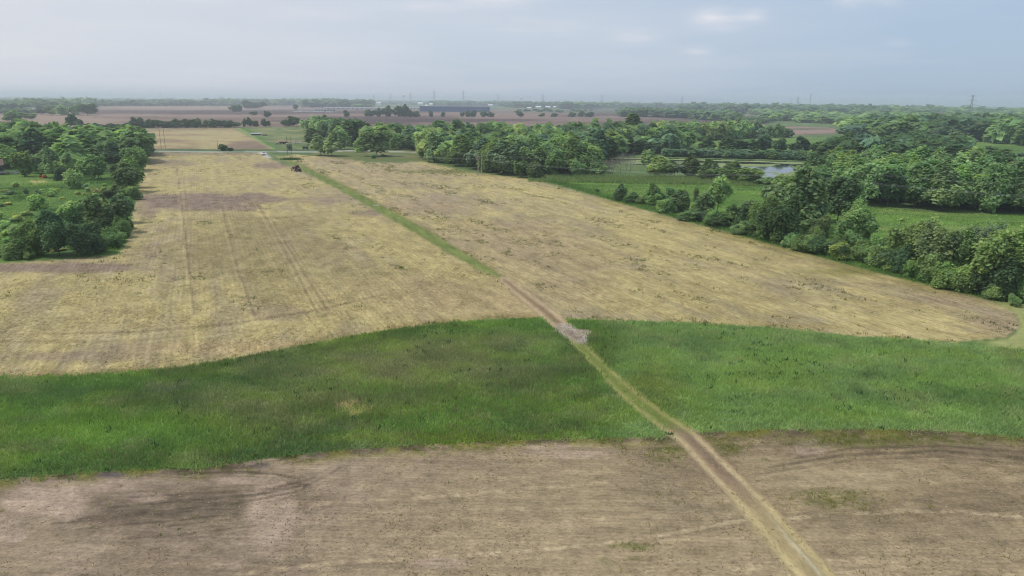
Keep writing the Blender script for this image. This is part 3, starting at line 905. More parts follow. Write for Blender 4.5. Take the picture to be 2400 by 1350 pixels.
def build_ground():
    # spacing follows distance: rows s are angles below the horizon, columns are bearings
    s_rows = np.concatenate([np.array([2.4, 3.2, 4.2, 5.4, 6.8, 8.4]), np.arange(10, 130, 1.25), np.arange(130, 430, 2.6), np.arange(430, 1300, 3.6)])
    q_cols = np.arange(-760, 3180, 4.0)
    D = H / np.tan(np.arctan(s_rows / F) + 0)                 # forward distance
    nr, nc = len(D), len(q_cols)
    bear = (q_cols - 1200) / (F * math.hypot(1, 437 / F))
    Yg = np.repeat(D[:, None], nc, 1)
    fac = np.sqrt(1 + (np.minimum(H / D, 1.2)[:, None] * 0.27) * 2) * 1.0
    Xg = Yg * bear[None, :] * fac
    # small natural unevenness, ruts pressed in
    Xf, Yf = Xg.ravel(), Yg.ravel()
    PX, PY = to_px(Xf, Yf)
    c = classify(PX, PY, Xf, Yf)
    tint = paint(PX, PY, Xf, Yf, c).reshape(nr, nc, 3)
    # soften the borders by one cell
    t2 = tint.copy()
    t2[1:-1, 1:-1] = (tint[1:-1, 1:-1] * 2 + tint[:-2, 1:-1] + tint[2:, 1:-1] + tint[1:-1, :-2] + tint[1:-1, 2:]) / 6
    tint = t2.reshape(-1, 3)
    Z = (fbm(Xf * 0.15, Yf * 0.15, 201, 3) - 0.5) * 0.16
    hw = np.interp(PY, [a for a, b in TRACK_HW], [b for a, b in TRACK_HW])
    dt = linedist(PX, PY, TRACK, 120) / hw
    Z -= 0.10 * sstep(np.abs(dt - 0.5), 0.25, 0.05)
    Z[c == CLS['pond']] = -0.12
    V = np.stack([Xf, Yf, Z], 1)
    idx = np.arange(nr * nc).reshape(nr, nc)
    Q = np.stack([idx[:-1, :-1], idx[:-1, 1:], idx[1:, 1:], idx[1:, :-1]], -1).reshape(-1, 4)[:, ::-1]
    ctr = V[Q].mean(1)
    cpx, cpy = to_px(ctr[:, 0], ctr[:, 1])
    fc = classify(cpx, cpy, ctr[:, 0], ctr[:, 1])
    mats = {
        'far_land': mat_ground('rough_land', 0, 1, 0.3, 0.4, bump=0.1),
        'ploughed_field': mat_ground('ploughed_soil', 0.2, 1, 0.15, 0.3, bump=0.1),
        'straw_field': mat_ground('distant_stubble', ROW_AZ, 4, 0.22, 0.5, bump=0.15),
        'paddock': mat_ground('grazed_grass', 0, 1, 0.25, 0.6, bump=0.2),
        'verge': mat_ground('verge_grass', 0, 1, 0.3, 0.8, bump=0.3),
        'clearing': mat_ground('clearing_grass', 0, 1, 0.25, 0.8, bump=0.3),
        'stubble_left': mat_ground('crushed_straw_in_rows', ROW_AZ, 2.2, 0.50, 1.5, rows=(0.30, 0.07), bump=0.45, speck=0.55, speck_col=(0.085, 0.075, 0.04)),
        'stubble_right': mat_ground('crushed_straw_swathes', ROW_AZ, 4, 0.50, 1.7, rows=(0.26, 0.05), bump=0.45, speck=0.5, speck_col=(0.085, 0.075, 0.04)),
        'grass_lane': mat_ground('mown_lane_grass', ROW_AZ, 3, 0.25, 1.5, bump=0.4),
        'grass_strip': mat_ground('grass_floor', 0, 1, 0.35, 1.5, bump=0.6),
        'near_field': mat_ground('drilled_soil_with_residue', R(-88), 1.8, 0.46, 3.4, rows=(0.55, 0.055), bump=0.45, speck=0.35, speck_col=(0.13, 0.115, 0.075)),
        'meadow_left': mat_ground('rough_meadow', 0, 1, 0.3, 0.7, bump=0.5),
        'meadow_right': mat_ground('hay_meadow', R(80), 3, 0.25, 0.7, bump=0.4),
        'gravel': mat_ground('washed_gravel', 0, 1, 0.3, 4.0, bump=0.6),
        'dirt_track': mat_ground('wheel_worn_track', R(-16), 3, 0.25, 3.0, bump=0.5),
        'road': mat_ground('worn_asphalt', 0, 1, 0.08, 0.5, bump=0.05),
        'driveway': mat_ground('crushed_stone', 0, 1, 0.1, 0.6, bump=0.1),
    }
    m, n, l, b = new_mat('still_pond_water')
    b.inputs['Base Color'].default_value = (0.018, 0.022, 0.018, 1)
    b.inputs['Roughness'].default_value = 0.06
    b.inputs['Specular IOR Level'].default_value = 0.5
    t = N(n, 'ShaderNodeTexNoise')
    t.inputs['Scale'].default_value = 0.6
    g = N(n, 'ShaderNodeNewGeometry')
    l.new(g.outputs['Position'], t.inputs['Vector'])
    bp = N(n, 'ShaderNodeBump')
    bp.inputs['Strength'].default_value = 0.03
    l.new(t.outputs['Fac'], bp.inputs['Height'])
    l.new(bp.outputs[0], b.inputs['Normal'])
    mats['pond'] = m
    names = {'stubble_left': 'stubble_field', 'stubble_right': 'stubble_field', 'meadow_left': 'meadow', 'meadow_right': 'meadow',
             'gravel': 'gravel_patch', 'grass_strip': 'grass_strip', 'far_land': 'terrain'}
    labels = {'stubble_left': 'crushed straw stubble field left of the green lane', 'stubble_right': 'crushed straw stubble field right of the green lane',
              'near_field': 'bare drilled field in the foreground', 'grass_strip': 'ground under the tall green grass strip'}
    for k, cid in CLS.items():
        f = Q[fc == cid]
        if not len(f):
            continue
        u, inv = np.unique(f.ravel(), return_inverse=True)
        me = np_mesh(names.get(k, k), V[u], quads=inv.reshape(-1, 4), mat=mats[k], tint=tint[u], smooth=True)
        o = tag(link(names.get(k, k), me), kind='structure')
        if k in labels:
            o['label'] = labels[k]
    # everything round about, out to the horizon
    n = 96
    ang = np.linspace(0, 2 * np.pi, n, endpoint=False)
    vs, tr = [(0, 0, -0.45)], []
    rad = [60, 400, 2500, 9000, 24000]
    for r in rad:
        vs += [(r * math.cos(a), r * math.sin(a), -0.45) for a in ang]
    tr = [(0, 1 + i, 1 + (i + 1) % n) for i in range(n)]
    qd = []
    for k in range(len(rad) - 1):
        for i in range(n):
            j = (i + 1) % n
            qd.append((1 + k * n + i, 1 + (k + 1) * n + i, 1 + (k + 1) * n + j, 1 + k * n + j))
    me = np_mesh('ground', vs, quads=qd, tris=tr, mat=mats['far_land'], tint=np.tile(lin(92, 104, 74), (len(vs), 1)))
    tag(link('ground', me), kind='structure')


build_ground()
# ------------------------------------------------------------------ air
def build_haze():
    mb = MB().box((0, 0, 55.2), (58000, 58000, 113.4))
    m = bpy.data.materials.new('hazy_air')
    m.use_nodes = True
    n, l = m.node_tree.nodes, m.node_tree.links
    n.clear()
    o = N(n, 'ShaderNodeOutputMaterial')
    v = N(n, 'ShaderNodeVolumePrincipled')
    v.inputs['Color'].default_value = (0.80, 0.89, 1.0, 1)
    v.inputs['Density'].default_value = 0.00015
    v.inputs['Anisotropy'].default_value = 0.25
    l.new(v.outputs[0], o.inputs['Volume'])
    m.cycles.volume_sampling = 'DISTANCE'
    m.cycles.homogeneous_volume = True
    ob = mb.build('haze', m)
    tag(ob, kind='stuff')


build_haze()


# ------------------------------------------------------------------ tall grass, meadow tufts, weeds
def blades(name, X, Y, h, w, tint, nb, spread, lean=0.35, z=0.0, label=None):
    """nb leaning blades or stems round every point"""
    n = len(X)
    k = n * nb
    bx = np.repeat(X, nb) + rng.normal(0, 1, k) * spread
    by = np.repeat(Y, nb) + rng.normal(0, 1, k) * spread
    hh = np.repeat(h, nb) * rng.uniform(0.55, 1.15, k)
    ww = np.repeat(np.broadcast_to(w, n), nb) * rng.uniform(0.7, 1.3, k) / 2
    az = rng.uniform(0, 2 * np.pi, k)
    la = rng.uniform(0, 2 * np.pi, k)
    ll = np.abs(rng.normal(0, lean, k)) * hh
    V = np.zeros((k, 3, 3), np.float32)
    V[:, 0] = np.stack([bx - np.cos(az) * ww, by - np.sin(az) * ww, np.full(k, z - 0.05)], 1)
    V[:, 1] = np.stack([bx + np.cos(az) * ww, by + np.sin(az) * ww, np.full(k, z - 0.05)], 1)
    V[:, 2] = np.stack([bx + np.cos(la) * ll, by + np.sin(la) * ll, z + hh], 1)
    c = np.repeat(tint, nb, 0) * rng.uniform(0.75, 1.25, k)[:, None]
    T = np.repeat(c, 3, 0)
    me = np_mesh(name, V.reshape(-1, 3), tris=np.arange(k * 3).reshape(-1, 3), mat=M_GRASS, tint=T)
    return tag(link(name, me), label=label, kind='stuff')


def scatter(classes, bounds, n, seed=1):
    r = np.random.default_rng(seed)
    x0, x1, y0, y1 = bounds
    X, Y = r.uniform(x0, x1, n), r.uniform(y0, y1, n)
    px, py = to_px(X, Y)
    ok = (px > -450) & (px < 2900) & (py < 1500)
    X, Y, px, py = X[ok], Y[ok], px[ok], py[ok]
    c = classify(px, py, X, Y)
    m = np.isin(c, [CLS[k] for k in classes])
    return X[m], Y[m], px[m], py[m]


def build_grass():
    X, Y, px, py = scatter(['grass_strip'], (-130, 135, 58, 128), 275000, 3)
    c = grass_colour(px, py, X, Y)
    mv = (rng.random(len(X)) < 0.25) * 0.9
    X, Y = X + rng.normal(0, 1, len(X)) * mv, Y + rng.normal(0, 1, len(X)) * mv
    h = 0.55 + 0.5 * fbm(X * 0.09, Y * 0.09, 301, 4) + 0.25 * (fbm(X * 0.6, Y * 0.6, 302, 2) - 0.5)
    h = np.where(py < 815, np.where(px > 2200, h * 0.35, h), h)
    # shorter next to the fields
    blades('tall_grass', X, Y, h * 0.62, 0.13, c * 1.9, 4, 0.28, 0.85, label='tall green grass filling the strip between the two fields')
    # seed-head stalks, brownish
    k = rng.random(len(X)) < 0.20 * sstep(fbm(X * 0.05, Y * 0.08, 303, 4), 0.40, 0.60) * (px < 1400) + 0.012
    blades('seed_heads', X[k], Y[k], h[k] * 0.95, 0.05, np.tile(lin(150, 142, 108), (k.sum(), 1)), 4, 0.2, 0.3, label='brownish grass seed heads standing above the green strip')
    # docks and thistles: darker broad clumps
    k = rng.random(len(X)) < 0.0015 + 0.014 * sstep(fbm(X * 0.07, Y * 0.10, 305, 4), 0.58, 0.7)
    blades('broad_weeds', X[k], Y[k], h[k] * 0.8, 0.22, np.tile(lin(62, 96, 60), (k.sum(), 1)), 7, 0.25, 0.7, label='dark broad-leaved weeds among the tall grass')
    # left meadow
    X, Y, px, py = scatter(['meadow_left'], (-420, -90, 180, 560), 90000, 4)
    t = fbm(X * 0.05, Y * 0.05, 311, 4)
    c = mixc(mixc(np.tile(lin(86, 116, 54), (len(X), 1)), lin(72, 98, 54), sstep(t, .42, .6)), lin(116, 142, 66), sstep(t, .42, .25))
    hh = 0.35 + 1.1 * sstep(fbm(X * 0.08, Y * 0.08, 312, 4), 0.45, 0.72)
    hh = np.where((py < 432) & (px < 180), 0.25, hh)
    blades('meadow_grass', X, Y, hh * 0.8, 0.35, c * 1.95, 3, 0.5, 0.8, label='rough meadow grass left of the straw field')
    # right meadows and field margins
    X, Y, px, py = scatter(['meadow_right'], (-30, 330, 120, 420), 130000, 5)
    t = fbm(X * 0.05, Y * 0.1, 321, 4)
    c = mixc(np.tile(lin(104, 136, 62), (len(X), 1)), lin(84, 112, 56), sstep(t, .42, .6))
    d = linedist(px, py, [(1290, 425), (1400, 461), (1560, 506), (1800, 571), (1950, 611), (2100, 651), (2250, 687), (2380, 735), (2393, 770)])
    edge = sstep(d, 18, 4) * sstep(px, 2330, 2260)
    tip = sstep(px, 2280, 2340) * sstep(py, 690, 712)
    c = mixc(mixc(c, lin(70, 100, 46), edge * 0.8), lin(150, 154, 100), tip)
    blades('hay_grass', X, Y, (0.28 + 0.25 * t + 0.55 * edge) * (1 - 0.6 * tip), 0.22, c * 1.75, 3, 0.4, 0.8, label='green hay grass right of the straw field')
    # weeds in the stubble
    X, Y, px, py = scatter(['stubble_right', 'stubble_left'], (-300, 120, 110, 540), 150000, 6)
    al, ac = X * saz + Y * caz, X * caz - Y * saz
    f = fbm(ac * 0.12, al * 0.035, 331, 4)
    lane = linedist(px, py, [(700, 381), (732, 397), (813, 437), (897, 483), (1003, 539), (1080, 588), (1142, 624), (1192, 656)], 80)
    p = 0.55 * sstep(f, 0.60, 0.74) + 0.006
    left = px < np.interp(py, [360, 655, 760], [640, 1180, 1320])
    p = np.where(left, p * 0.30, p)
    p = p + 0.7 * sstep(lane, 14, 2) * sstep(fbm(X * 0.1, Y * 0.1, 333, 3), 0.5, 0.65)
    p = p + 0.35 * np.exp(-((px - 1060) / 130) ** 2 - ((py - 402) / 7) ** 2)
    for a, b in ((1120, 567), (1195, 597), (1190, 590), (1130, 470), (1190, 540), (1280, 549), (1460, 575), (1740, 656), (1870, 676), (720, 435), (1540, 640), (1290, 597), (1645, 625), (1400, 520), (1140, 606), (1820, 742), (480, 522), (930, 628), (640, 638), (480, 650)):
        p = p + 0.8 * np.exp(-((px - a) / 18) ** 2 - ((py - b) / 5) ** 2)
    # ragged fringe along the tall grass
    ex = [-700, 0, 200, 420, 580, 760, 900, 1050, 1160, 1310, 1400, 1600, 1800, 2000, 2240, 2400]
    ey = [893, 886, 881, 863, 836, 801, 777, 758, 750, 747, 752, 757, 767, 789, 802, 800]
    p = p + 0.8 * sstep(np.interp(px, ex, ey) - py, 13, 1) * sstep(fbm(X * 0.25, Y * 0.25, 335, 3), 0.45, 0.65)
    p = p + 0.25 * sstep(fbm(ac * 0.05, al * 0.02, 337, 4), 0.60, 0.72) * sstep(fbm(X * 0.3, Y * 0.3, 338, 3), 0.5, 0.65)
    k = rng.random(len(X)) < p
    c = mixc(np.tile(lin(98, 116, 66), (k.sum(), 1)), lin(126, 126, 78), rng.random(k.sum())) * 1.08
    blades('field_weeds', X[k], Y[k], rng.uniform(0.15, 0.6, k.sum()), 0.16, c, 7, 0.40, 0.7, label='scattered green weeds in the straw fields')
    X, Y, px, py = scatter(['grass_lane'], (-190, 10, 140, 460), 90000, 8)
    hz_ = fbm(X * 0.4, Y * 0.4, 349, 3)
    c = mixc(np.tile(lin(104, 126, 58), (len(X), 1)), lin(142, 144, 86), sstep(hz_, 0.45, 0.65)) * 1.5
    mv = rng.normal(0, 0.5, (2, len(X)))
    k = rng.random(len(X)) < 0.75
    blades('lane_grass', (X + mv[0])[k], (Y + mv[1])[k], rng.uniform(0.08, 0.26, k.sum()), 0.12, c[k], 3, 0.25, 0.7, label='short mown grass of the green lane between the straw fields')
    # weeds and residue in the near field
    X, Y, px, py = scatter(['near_field'], (-70, 80, 42, 84), 60000, 7)
    p = 0.01 + 0.05 * sstep(px, 900, 2000) * sstep(fbm(X * 0.3, Y * 0.3, 341, 3), 0.45, 0.62)
    top = np.interp(px, [-700, 0, 150, 300, 480, 640, 800, 1000, 1200, 1380, 1560, 1640, 1720, 1900, 2100, 2250, 2400, 3100],
                    [1190, 1124, 1111, 1102, 1096, 1072, 1054, 1042, 1032, 1028, 1024, 1014, 1010, 1006, 1005, 1012, 1024, 1090])
    p = p + 0.9 * sstep(py - top, 26, 2) * sstep(fbm(X * 0.4, Y * 0.4, 343, 3), 0.42, 0.62)
    for a, b, r1, r2 in ((1565, 1058, 55, 26), (1700, 1045, 45, 18), (2150, 1028, 330, 14), (1480, 1282, 60, 8), (1950, 1170, 110, 20)):
        p = p + 0.8 * np.exp(-((px - a) / r1) ** 2 - ((py - b) / r2) ** 2) * (0.4 + sstep(fbm(X * 0.5, Y * 1.2, 347, 3), 0.35, 0.6))
    k = rng.random(len(X)) < p
    c = mixc(np.tile(lin(98, 114, 52), (k.sum(), 1)), lin(134, 134, 66), rng.random(k.sum())) * 1.35
    blades('seedling_weeds', X[k], Y[k], rng.uniform(0.08, 0.30, k.sum()), 0.08, c, 6, 0.16, 0.8, label='small green weeds sprouting in the bare near field')


build_grass()


def litter(name, classes, bounds, n, size, cols, label, seed, fade=None):
    X, Y, px, py = scatter(classes, bounds, n, seed)
    r = np.random.default_rng(seed + 5)
    kp = r.random(len(X)) < (sstep(Y, fade[1], fade[0]) if fade else 1.0) * (0.25 + 1.0 * sstep(fbm(X * 0.12, Y * 0.12, 61, 4), 0.35, 0.6))
    X, Y = X[kp], Y[kp]
    k = len(X)
    a = r.uniform(0, np.pi, k)
    L = size[0] * r.uniform(0.4, 1.4, k)
    Wd = size[1] * r.uniform(0.6, 1.4, k)
    z = r.uniform(0.012, 0.05, k)
    tl = r.uniform(-0.10, 0.10, k) * L
    c, s = np.cos(a), np.sin(a)
    V = np.stack([np.stack([X + c * L * i - s * Wd * j, Y + s * L * i + c * Wd * j, z + tl * i], 1) for i, j in ((-.5, -.5), (.5, -.5), (.5, .5), (-.5, .5))], 1)
    pal = np.array([lin(*q) for q in cols])
    T = pal[r.integers(len(pal), size=k)] * r.uniform(0.8, 1.2, k)[:, None]
    me = np_mesh(name, V.reshape(-1, 3), quads=np.arange(k * 4).reshape(-1, 4), mat=M_GRASS, tint=np.repeat(T, 4, 0))
    tag(link(name, me), label, kind='stuff')


litter('crop_residue', ['near_field', 'dirt_track'], (-62, 70, 44, 84), 40000, (0.20, 0.045), ((206, 190, 156), (190, 172, 138), (176, 158, 130), (138, 122, 100), (140, 134, 98), (128, 114, 94)),
       'straw and clods strewn over the bare near field', 51)
litter('straw_litter', ['stubble_left', 'stubble_right'], (-110, 125, 92, 330), 420000, (0.42, 0.06), ((208, 196, 154), (198, 185, 140), (188, 174, 130), (132, 119, 90), (142, 131, 98), (146, 140, 98)),
       'loose straw lying over the crushed stubble', 53, (130, 320))
litter('gravel_stones', ['gravel'], (-8, 35, 100, 130), 9000, (0.20, 0.16), ((214, 206, 196), (186, 174, 158), (140, 126, 112)), 'stones of the pale gravel patch on the track', 55)


# ------------------------------------------------------------------ trees
TYPES = {   # H, W, crown centre, vertical half extent, lobes, card factor, sparse
    'round': (14, 12, 0.55, 0.46, 34, 1.0, 0),
    'tall': (16, 9, 0.54, 0.47, 32, 1.0, 0),
    'broad': (11, 13, 0.54, 0.47, 36, 1.0, 0),
    'sparse': (14, 12, 0.60, 0.40, 36, 0.42, 1),
    'bush': (5, 6, 0.44, 0.55, 22, 1.0, 0),
    'low': (2, 5, 0.42, 0.58, 14, 0.8, 0),
}
LODS = {'near': (11000, 0.036), 'mid': (4500, 0.059), 'far': (1300, 0.108), 'mass': (190, 0.265), 'tiny': (56, 0.42)}


def crown_arrays(kind, lod, seed):
    Ht, W, zc, hz, nl, cf, sparse = TYPES[kind]
    r = np.random.default_rng(seed * 977 + sum(map(ord, kind)))      # same lobes for every LOD
    env = np.array([W / 2, W / 2, hz * Ht])
    ctr = np.array([0, 0, zc * Ht])
    d = r.normal(size=(nl, 3))
    d /= np.linalg.norm(d, axis=1)[:, None]
    rad = r.uniform(0.40, 0.92, nl)
    rad[:3] = r.uniform(0, 0.3, 3)
    lr = r.uniform(0.10, 0.27, nl) * min(W, Ht) * (0.8 if sparse else 1.0)
    lr[:3] *= 1.3
    pos = d * rad[:, None]
    # uneven outline: squeeze low lobes outwards less
    low = np.clip(-pos[:, 2:3], 0, 1)
    pos = np.concatenate([pos[:, :2] * (1 + 0.22 * low) * np.array([[r.uniform(0.85, 1.15), r.uniform(0.85, 1.15)]]) + np.array([[r.normal() * 0.08, r.normal() * 0.08]]), pos[:, 2:]], 1)
    lp = ctr + pos * env
    lp[:, 2] = np.maximum(lp[:, 2], lr * 0.75 + 0.02 * Ht)
    ltone = r.uniform(0.78, 1.22, nl)
    n, cs = LODS[lod]
    n = int(n * cf * (0.55 if kind in ('bush', 'low') else 1))
    cs = cs * (W + Ht) / 2 * (1.25 if kind in ('bush', 'low') else 1)
    w = lr ** 2
    li = r.choice(nl, size=n * 3, p=w / w.sum())
    dd = r.normal(size=(n * 3, 3))
    dd /= np.linalg.norm(dd, axis=1)[:, None]
    dd[:, 2] = np.where((dd[:, 2] < -0.3) & (r.random(n * 3) < 0.6), -dd[:, 2], dd[:, 2])
    shell = r.uniform(0.78, 1.12, n * 3) if not sparse else r.uniform(0.2, 1.15, n * 3)
    P = lp[li] + dd * (lr[li] * shell)[:, None] * np.array([1, 1, 0.85])
    # drop what lies deep inside other lobes
    if not sparse:
        dist = np.linalg.norm(P[:, None, :] - lp[None], axis=2) / lr[None]
        dist[np.arange(len(P)), li] = 9
        keep = dist.min(1) > 0.72
        P, dd, li = P[keep], dd[keep], li[keep]
    P, dd, li = P[:n], dd[:n], li[:n]
    # loose sprays beyond the lobes, then a lean and a low-frequency warp so that no outline stays round
    sp_ = r.random(len(P)) < 0.16
    P = np.where(sp_[:, None], P + dd * (lr[li] * r.uniform(0.05, 0.55, len(P)))[:, None], P)
    ph = r.uniform(0, 6.28, 6)
    wv = 0.045 * W
    P[:, 0] += wv * (np.sin(P[:, 2] * 5.2 / Ht + ph[0]) + np.sin(P[:, 1] * 5.0 / W + ph[1]) * 0.7)
    P[:, 1] += wv * (np.sin(P[:, 2] * 4.6 / Ht + ph[2]) + np.sin(P[:, 0] * 5.4 / W + ph[3]) * 0.7)
    P[:, 2] *= 1 + 0.09 * np.sin(P[:, 0] * 5.8 / W + ph[4]) + 0.07 * np.sin(P[:, 1] * 6.6 / W + ph[5])
    P[:, 2] = np.maximum(P[:, 2], 0.05)
    nn = dd * 0.62 + r.normal(size=P.shape) * 0.36
    nn[:, 2] += 0.65 if lod in ('mass', 'tiny') else 1.15
    nn /= np.linalg.norm(nn, axis=1)[:, None]
    a = r.normal(size=P.shape)
    t = np.cross(nn, a)
    t /= np.linalg.norm(t, axis=1)[:, None]
    b = np.cross(nn, t)
    s = cs * r.uniform(0.55, 1.35, len(P))
    V = np.stack([P - t * s[:, None], P - b * (s * 0.62)[:, None] + nn * (0.12 * s)[:, None], P + t * s[:, None], P + b * (s * 0.62)[:, None] - nn * (0.08 * s)[:, None]], 1)
    tone = ltone[li] * r.uniform(0.78, 1.22, len(P))
    hue = r.uniform(-0.08, 0.08, len(P)) + (ltone[li] - 1) * 0.25
    T = np.stack([tone * (1 + hue), tone, tone * (1 - hue)], 1)
    return V.astype(np.float32), T.astype(np.float32), lp, lr


def limbs(mb, lp, Ht, W, r, n_limbs, base_r, fork=0.3, sub=0):
    top = Vector((0, 0, Ht * 0.62))
    pts = [Vector((0, 0, -0.3)), Vector((0.01 * Ht * r.normal(), 0.01 * Ht * r.normal(), Ht * fork)), Vector((0.03 * Ht * r.normal(), 0.03 * Ht * r.normal(), Ht * 0.62))]
    mb.bar(pts[0], pts[1], base_r, base_r * 0.75, 7)
    mb.bar(pts[1], pts[2], base_r * 0.75, base_r * 0.35, 6)
    order = np.argsort(-np.linalg.norm(lp - np.array([0, 0, Ht * 0.4]), axis=1))[:n_limbs]
    for i in order:
        tgt = Vector(lp[i])
        f = r.uniform(0.0, 1.0)
        st = pts[1].lerp(pts[2], f * 0.8)
        mid = st.lerp(tgt, 0.55) + Vector((0, 0, 0.04 * Ht))
        mb.bar(st, mid, base_r * 0.42, base_r * 0.24, 5)
        mb.bar(mid, tgt, base_r * 0.24, base_r * 0.07, 4)
        for _ in range(sub):
            s0 = mid.lerp(tgt, r.uniform(0, 0.8))
            e = tgt + Vector(r.normal(size=3) * 0.13 * W)
            m2 = s0.lerp(e, 0.6) + Vector((0, 0, 0.02 * Ht))
            mb.bar(s0, m2, base_r * 0.12, base_r * 0.07, 3)
            mb.bar(m2, e, base_r * 0.07, base_r * 0.025, 3)


proto_cache = {}
crown_cache = {}


def crown_cached(kind, lod, var):
    k = (kind, lod, var)
    if k not in crown_cache:
        crown_cache[k] = crown_arrays(kind, lod, var + 1)
    return crown_cache[k]


def proto(kind, lod, var):
    k = (kind, lod, var)
    if k in proto_cache:
        return proto_cache[k]
    V, T, lp, lr = crown_cached(kind, lod, var)
    Ht, W = TYPES[kind][:2]
    nq = len(V)
    cm = np_mesh('crown', V.reshape(-1, 3), quads=np.arange(nq * 4).reshape(-1, 4), mat=M_LEAF, tint=np.repeat(T, 4, 0))
    mb = MB()
    r = np.random.default_rng(var + 50)
    sp = TYPES[kind][6]
    if kind in ('bush', 'low'):
        for i in range(4):
            tgt = Vector(lp[i + 3]) * 0.9
            mb.bar((0.1 * i - 0.2, 0.05 * i, -0.1), tgt, 0.05, 0.02, 4)
    else:
        limbs(mb, lp, Ht, W, r, 14 if sp else 7, 0.26 if sp else 0.24, 0.28, 4 if sp else 0)
    tm = mb.mesh('trunk', M_BARK)
    proto_cache[k] = (cm, tm)
    return cm, tm


TONE = {
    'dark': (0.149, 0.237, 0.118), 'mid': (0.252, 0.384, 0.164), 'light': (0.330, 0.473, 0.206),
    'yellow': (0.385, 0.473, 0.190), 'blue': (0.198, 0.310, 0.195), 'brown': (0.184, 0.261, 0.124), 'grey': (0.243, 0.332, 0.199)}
TONEWORD = {'dark': 'dark green', 'mid': 'mid green', 'light': 'light green', 'yellow': 'yellowish green', 'blue': 'bluish green', 'brown': 'brownish', 'grey': 'greyish green'}


def place_tree(X, Y, h, w, kind, tone, label, group=None, cat='tree', name=None):
    Ht, W = TYPES[kind][:2]
    D = math.hypot(X, Y)
    lod = 'near' if D < 235 else 'mid' if D < 470 else 'far'
    cm, tm = proto(kind, lod, random.randrange(4))
    shrub = kind in ('bush', 'low')
    nm = name or ('shrub' if shrub else 'broadleaf_tree')
    o = empty(nm, (X, Y, -0.05), random.uniform(0, 6.283))
    sx = w / W
    o.scale = (sx * random.uniform(0.93, 1.07), sx * random.uniform(0.93, 1.07), h / Ht)
    tag(o, label, 'shrub' if shrub and cat == 'tree' else cat, group)
    c = link('crown' if not shrub else 'foliage', cm, o)
    t = np.array(TONE[tone]) * random.uniform(0.80, 1.14) * np.array([random.uniform(0.90, 1.08), 1, random.uniform(0.86, 1.14)])
    c.color = (*t, 1)
    link('trunk' if not shrub else 'stems', tm, o)
    return o


def T(px, py, hpx, wpx, kind, tone, label, group=None):
    x, y, k = gp(px, py)
    return place_tree(x, y, hpx * k * 1.02, wpx * k, kind, tone, label, group)


G1 = 'trees and bushes of the left woodlot'
# left woodlot: (base px, base py, height px, width px, ...)
for a in [
    (140, 600, 96, 78, 'round', 'dark', 'large dark bushy tree at the front corner of the left meadow'),
    (205, 598, 76, 66, 'round', 'dark', 'dark bushy tree right of the largest dark one at the left front corner'),
    (88, 598, 66, 60, 'broad', 'mid', 'mid green bushy tree left of the largest dark one at the left front corner'),
    (262, 580, 46, 52, 'bush', 'light', 'light green bush at the right end of the dark front clump by the field'),
    (232, 592, 40, 44, 'bush', 'mid', 'mid green bush tucked under the front clump beside the field corner'),
    (36, 606, 38, 56, 'bush', 'light', 'rounded bright green bush at the far left above the bare headland'),
    (5, 600, 26, 40, 'bush', 'mid', 'small bush cut by the left picture edge above the headland'),
    (64, 608, 22, 40, 'low', 'light', 'low leafy bush between the rounded bright bush and the dark clump'),
    (110, 560, 46, 44, 'bush', 'yellow', 'yellowish bush behind the dark clump at the left front corner'),
    (60, 562, 36, 60, 'bush', 'mid', 'wide mid green bush behind the rounded bright bush'),
    (248, 548, 80, 84, 'broad', 'brown', 'large olive brown tree behind the front clump beside the field'),
    (290, 556, 50, 40, 'bush', 'mid', 'mid green bush below the olive brown tree at the field edge'),
    (290, 522, 60, 42, 'round', 'dark', 'dark leaning tree at the field edge beside the bare soil patch'),
    (200, 520, 44, 44, 'round', 'mid', 'small round tree left of the olive brown tree'),
    (165, 524, 42, 46, 'bush', 'light', 'pale bush in the meadow behind the dark front clump'),
    (97, 508, 50, 46, 'sparse', 'light', 'thin light green sapling standing alone in the left meadow'),
    (262, 478, 40, 44, 'sparse', 'brown', 'half bare brown shrub at the meadow end near the field'),
    (296, 450, 62, 56, 'round', 'brown', 'brownish dark tree on the field edge in front of the light ones'),
    (318, 440, 60, 42, 'round', 'light', 'light green tree right of the brownish one on the field edge'),
    (316, 468, 30, 30, 'bush', 'mid', 'small bush at the foot of the brownish tree by the field'),
    (310, 402, 52, 46, 'round', 'light', 'light green tree at the field edge behind the brownish one'),
    (331, 398, 54, 34, 'tall', 'light', 'tall light tree at the field edge near the woodlot end'),
    (336, 376, 48, 34, 'round', 'mid', 'mid green tree at the back corner of the woodlot by the field'),
    (348, 364, 30, 30, 'round', 'dark', 'dark low tree at the far right end of the left woodlot'),
    (272, 390, 44, 44, 'round', 'dark', 'dark tree behind the lone round one in the left woodlot'),
    (231, 420, 54, 58, 'broad', 'light', 'lone round light green tree in the left meadow clearing'),
    (173, 442, 42, 40, 'bush', 'light', 'light round bush in front of the woodlot meadow'),
    (166, 416, 52, 36, 'tall', 'light', 'narrow light tree left of the lone round one'),
    (128, 416, 54, 50, 'round', 'light', 'light spreading tree above the orange mower'),
    (142, 422, 30, 26, 'bush', 'dark', 'dark bush beside the orange mower'),
    (92, 406, 50, 42, 'round', 'mid', 'mid green tree behind the orange mower'),
    (58, 414, 60, 34, 'tall', 'mid', 'slim mid green tree right of the parked silver car'),
    (10, 396, 50, 46, 'round', 'light', 'light tree behind the house at the left picture edge'),
]:
    T(*a, group=G1)
lr_ = np.random.default_rng(44)
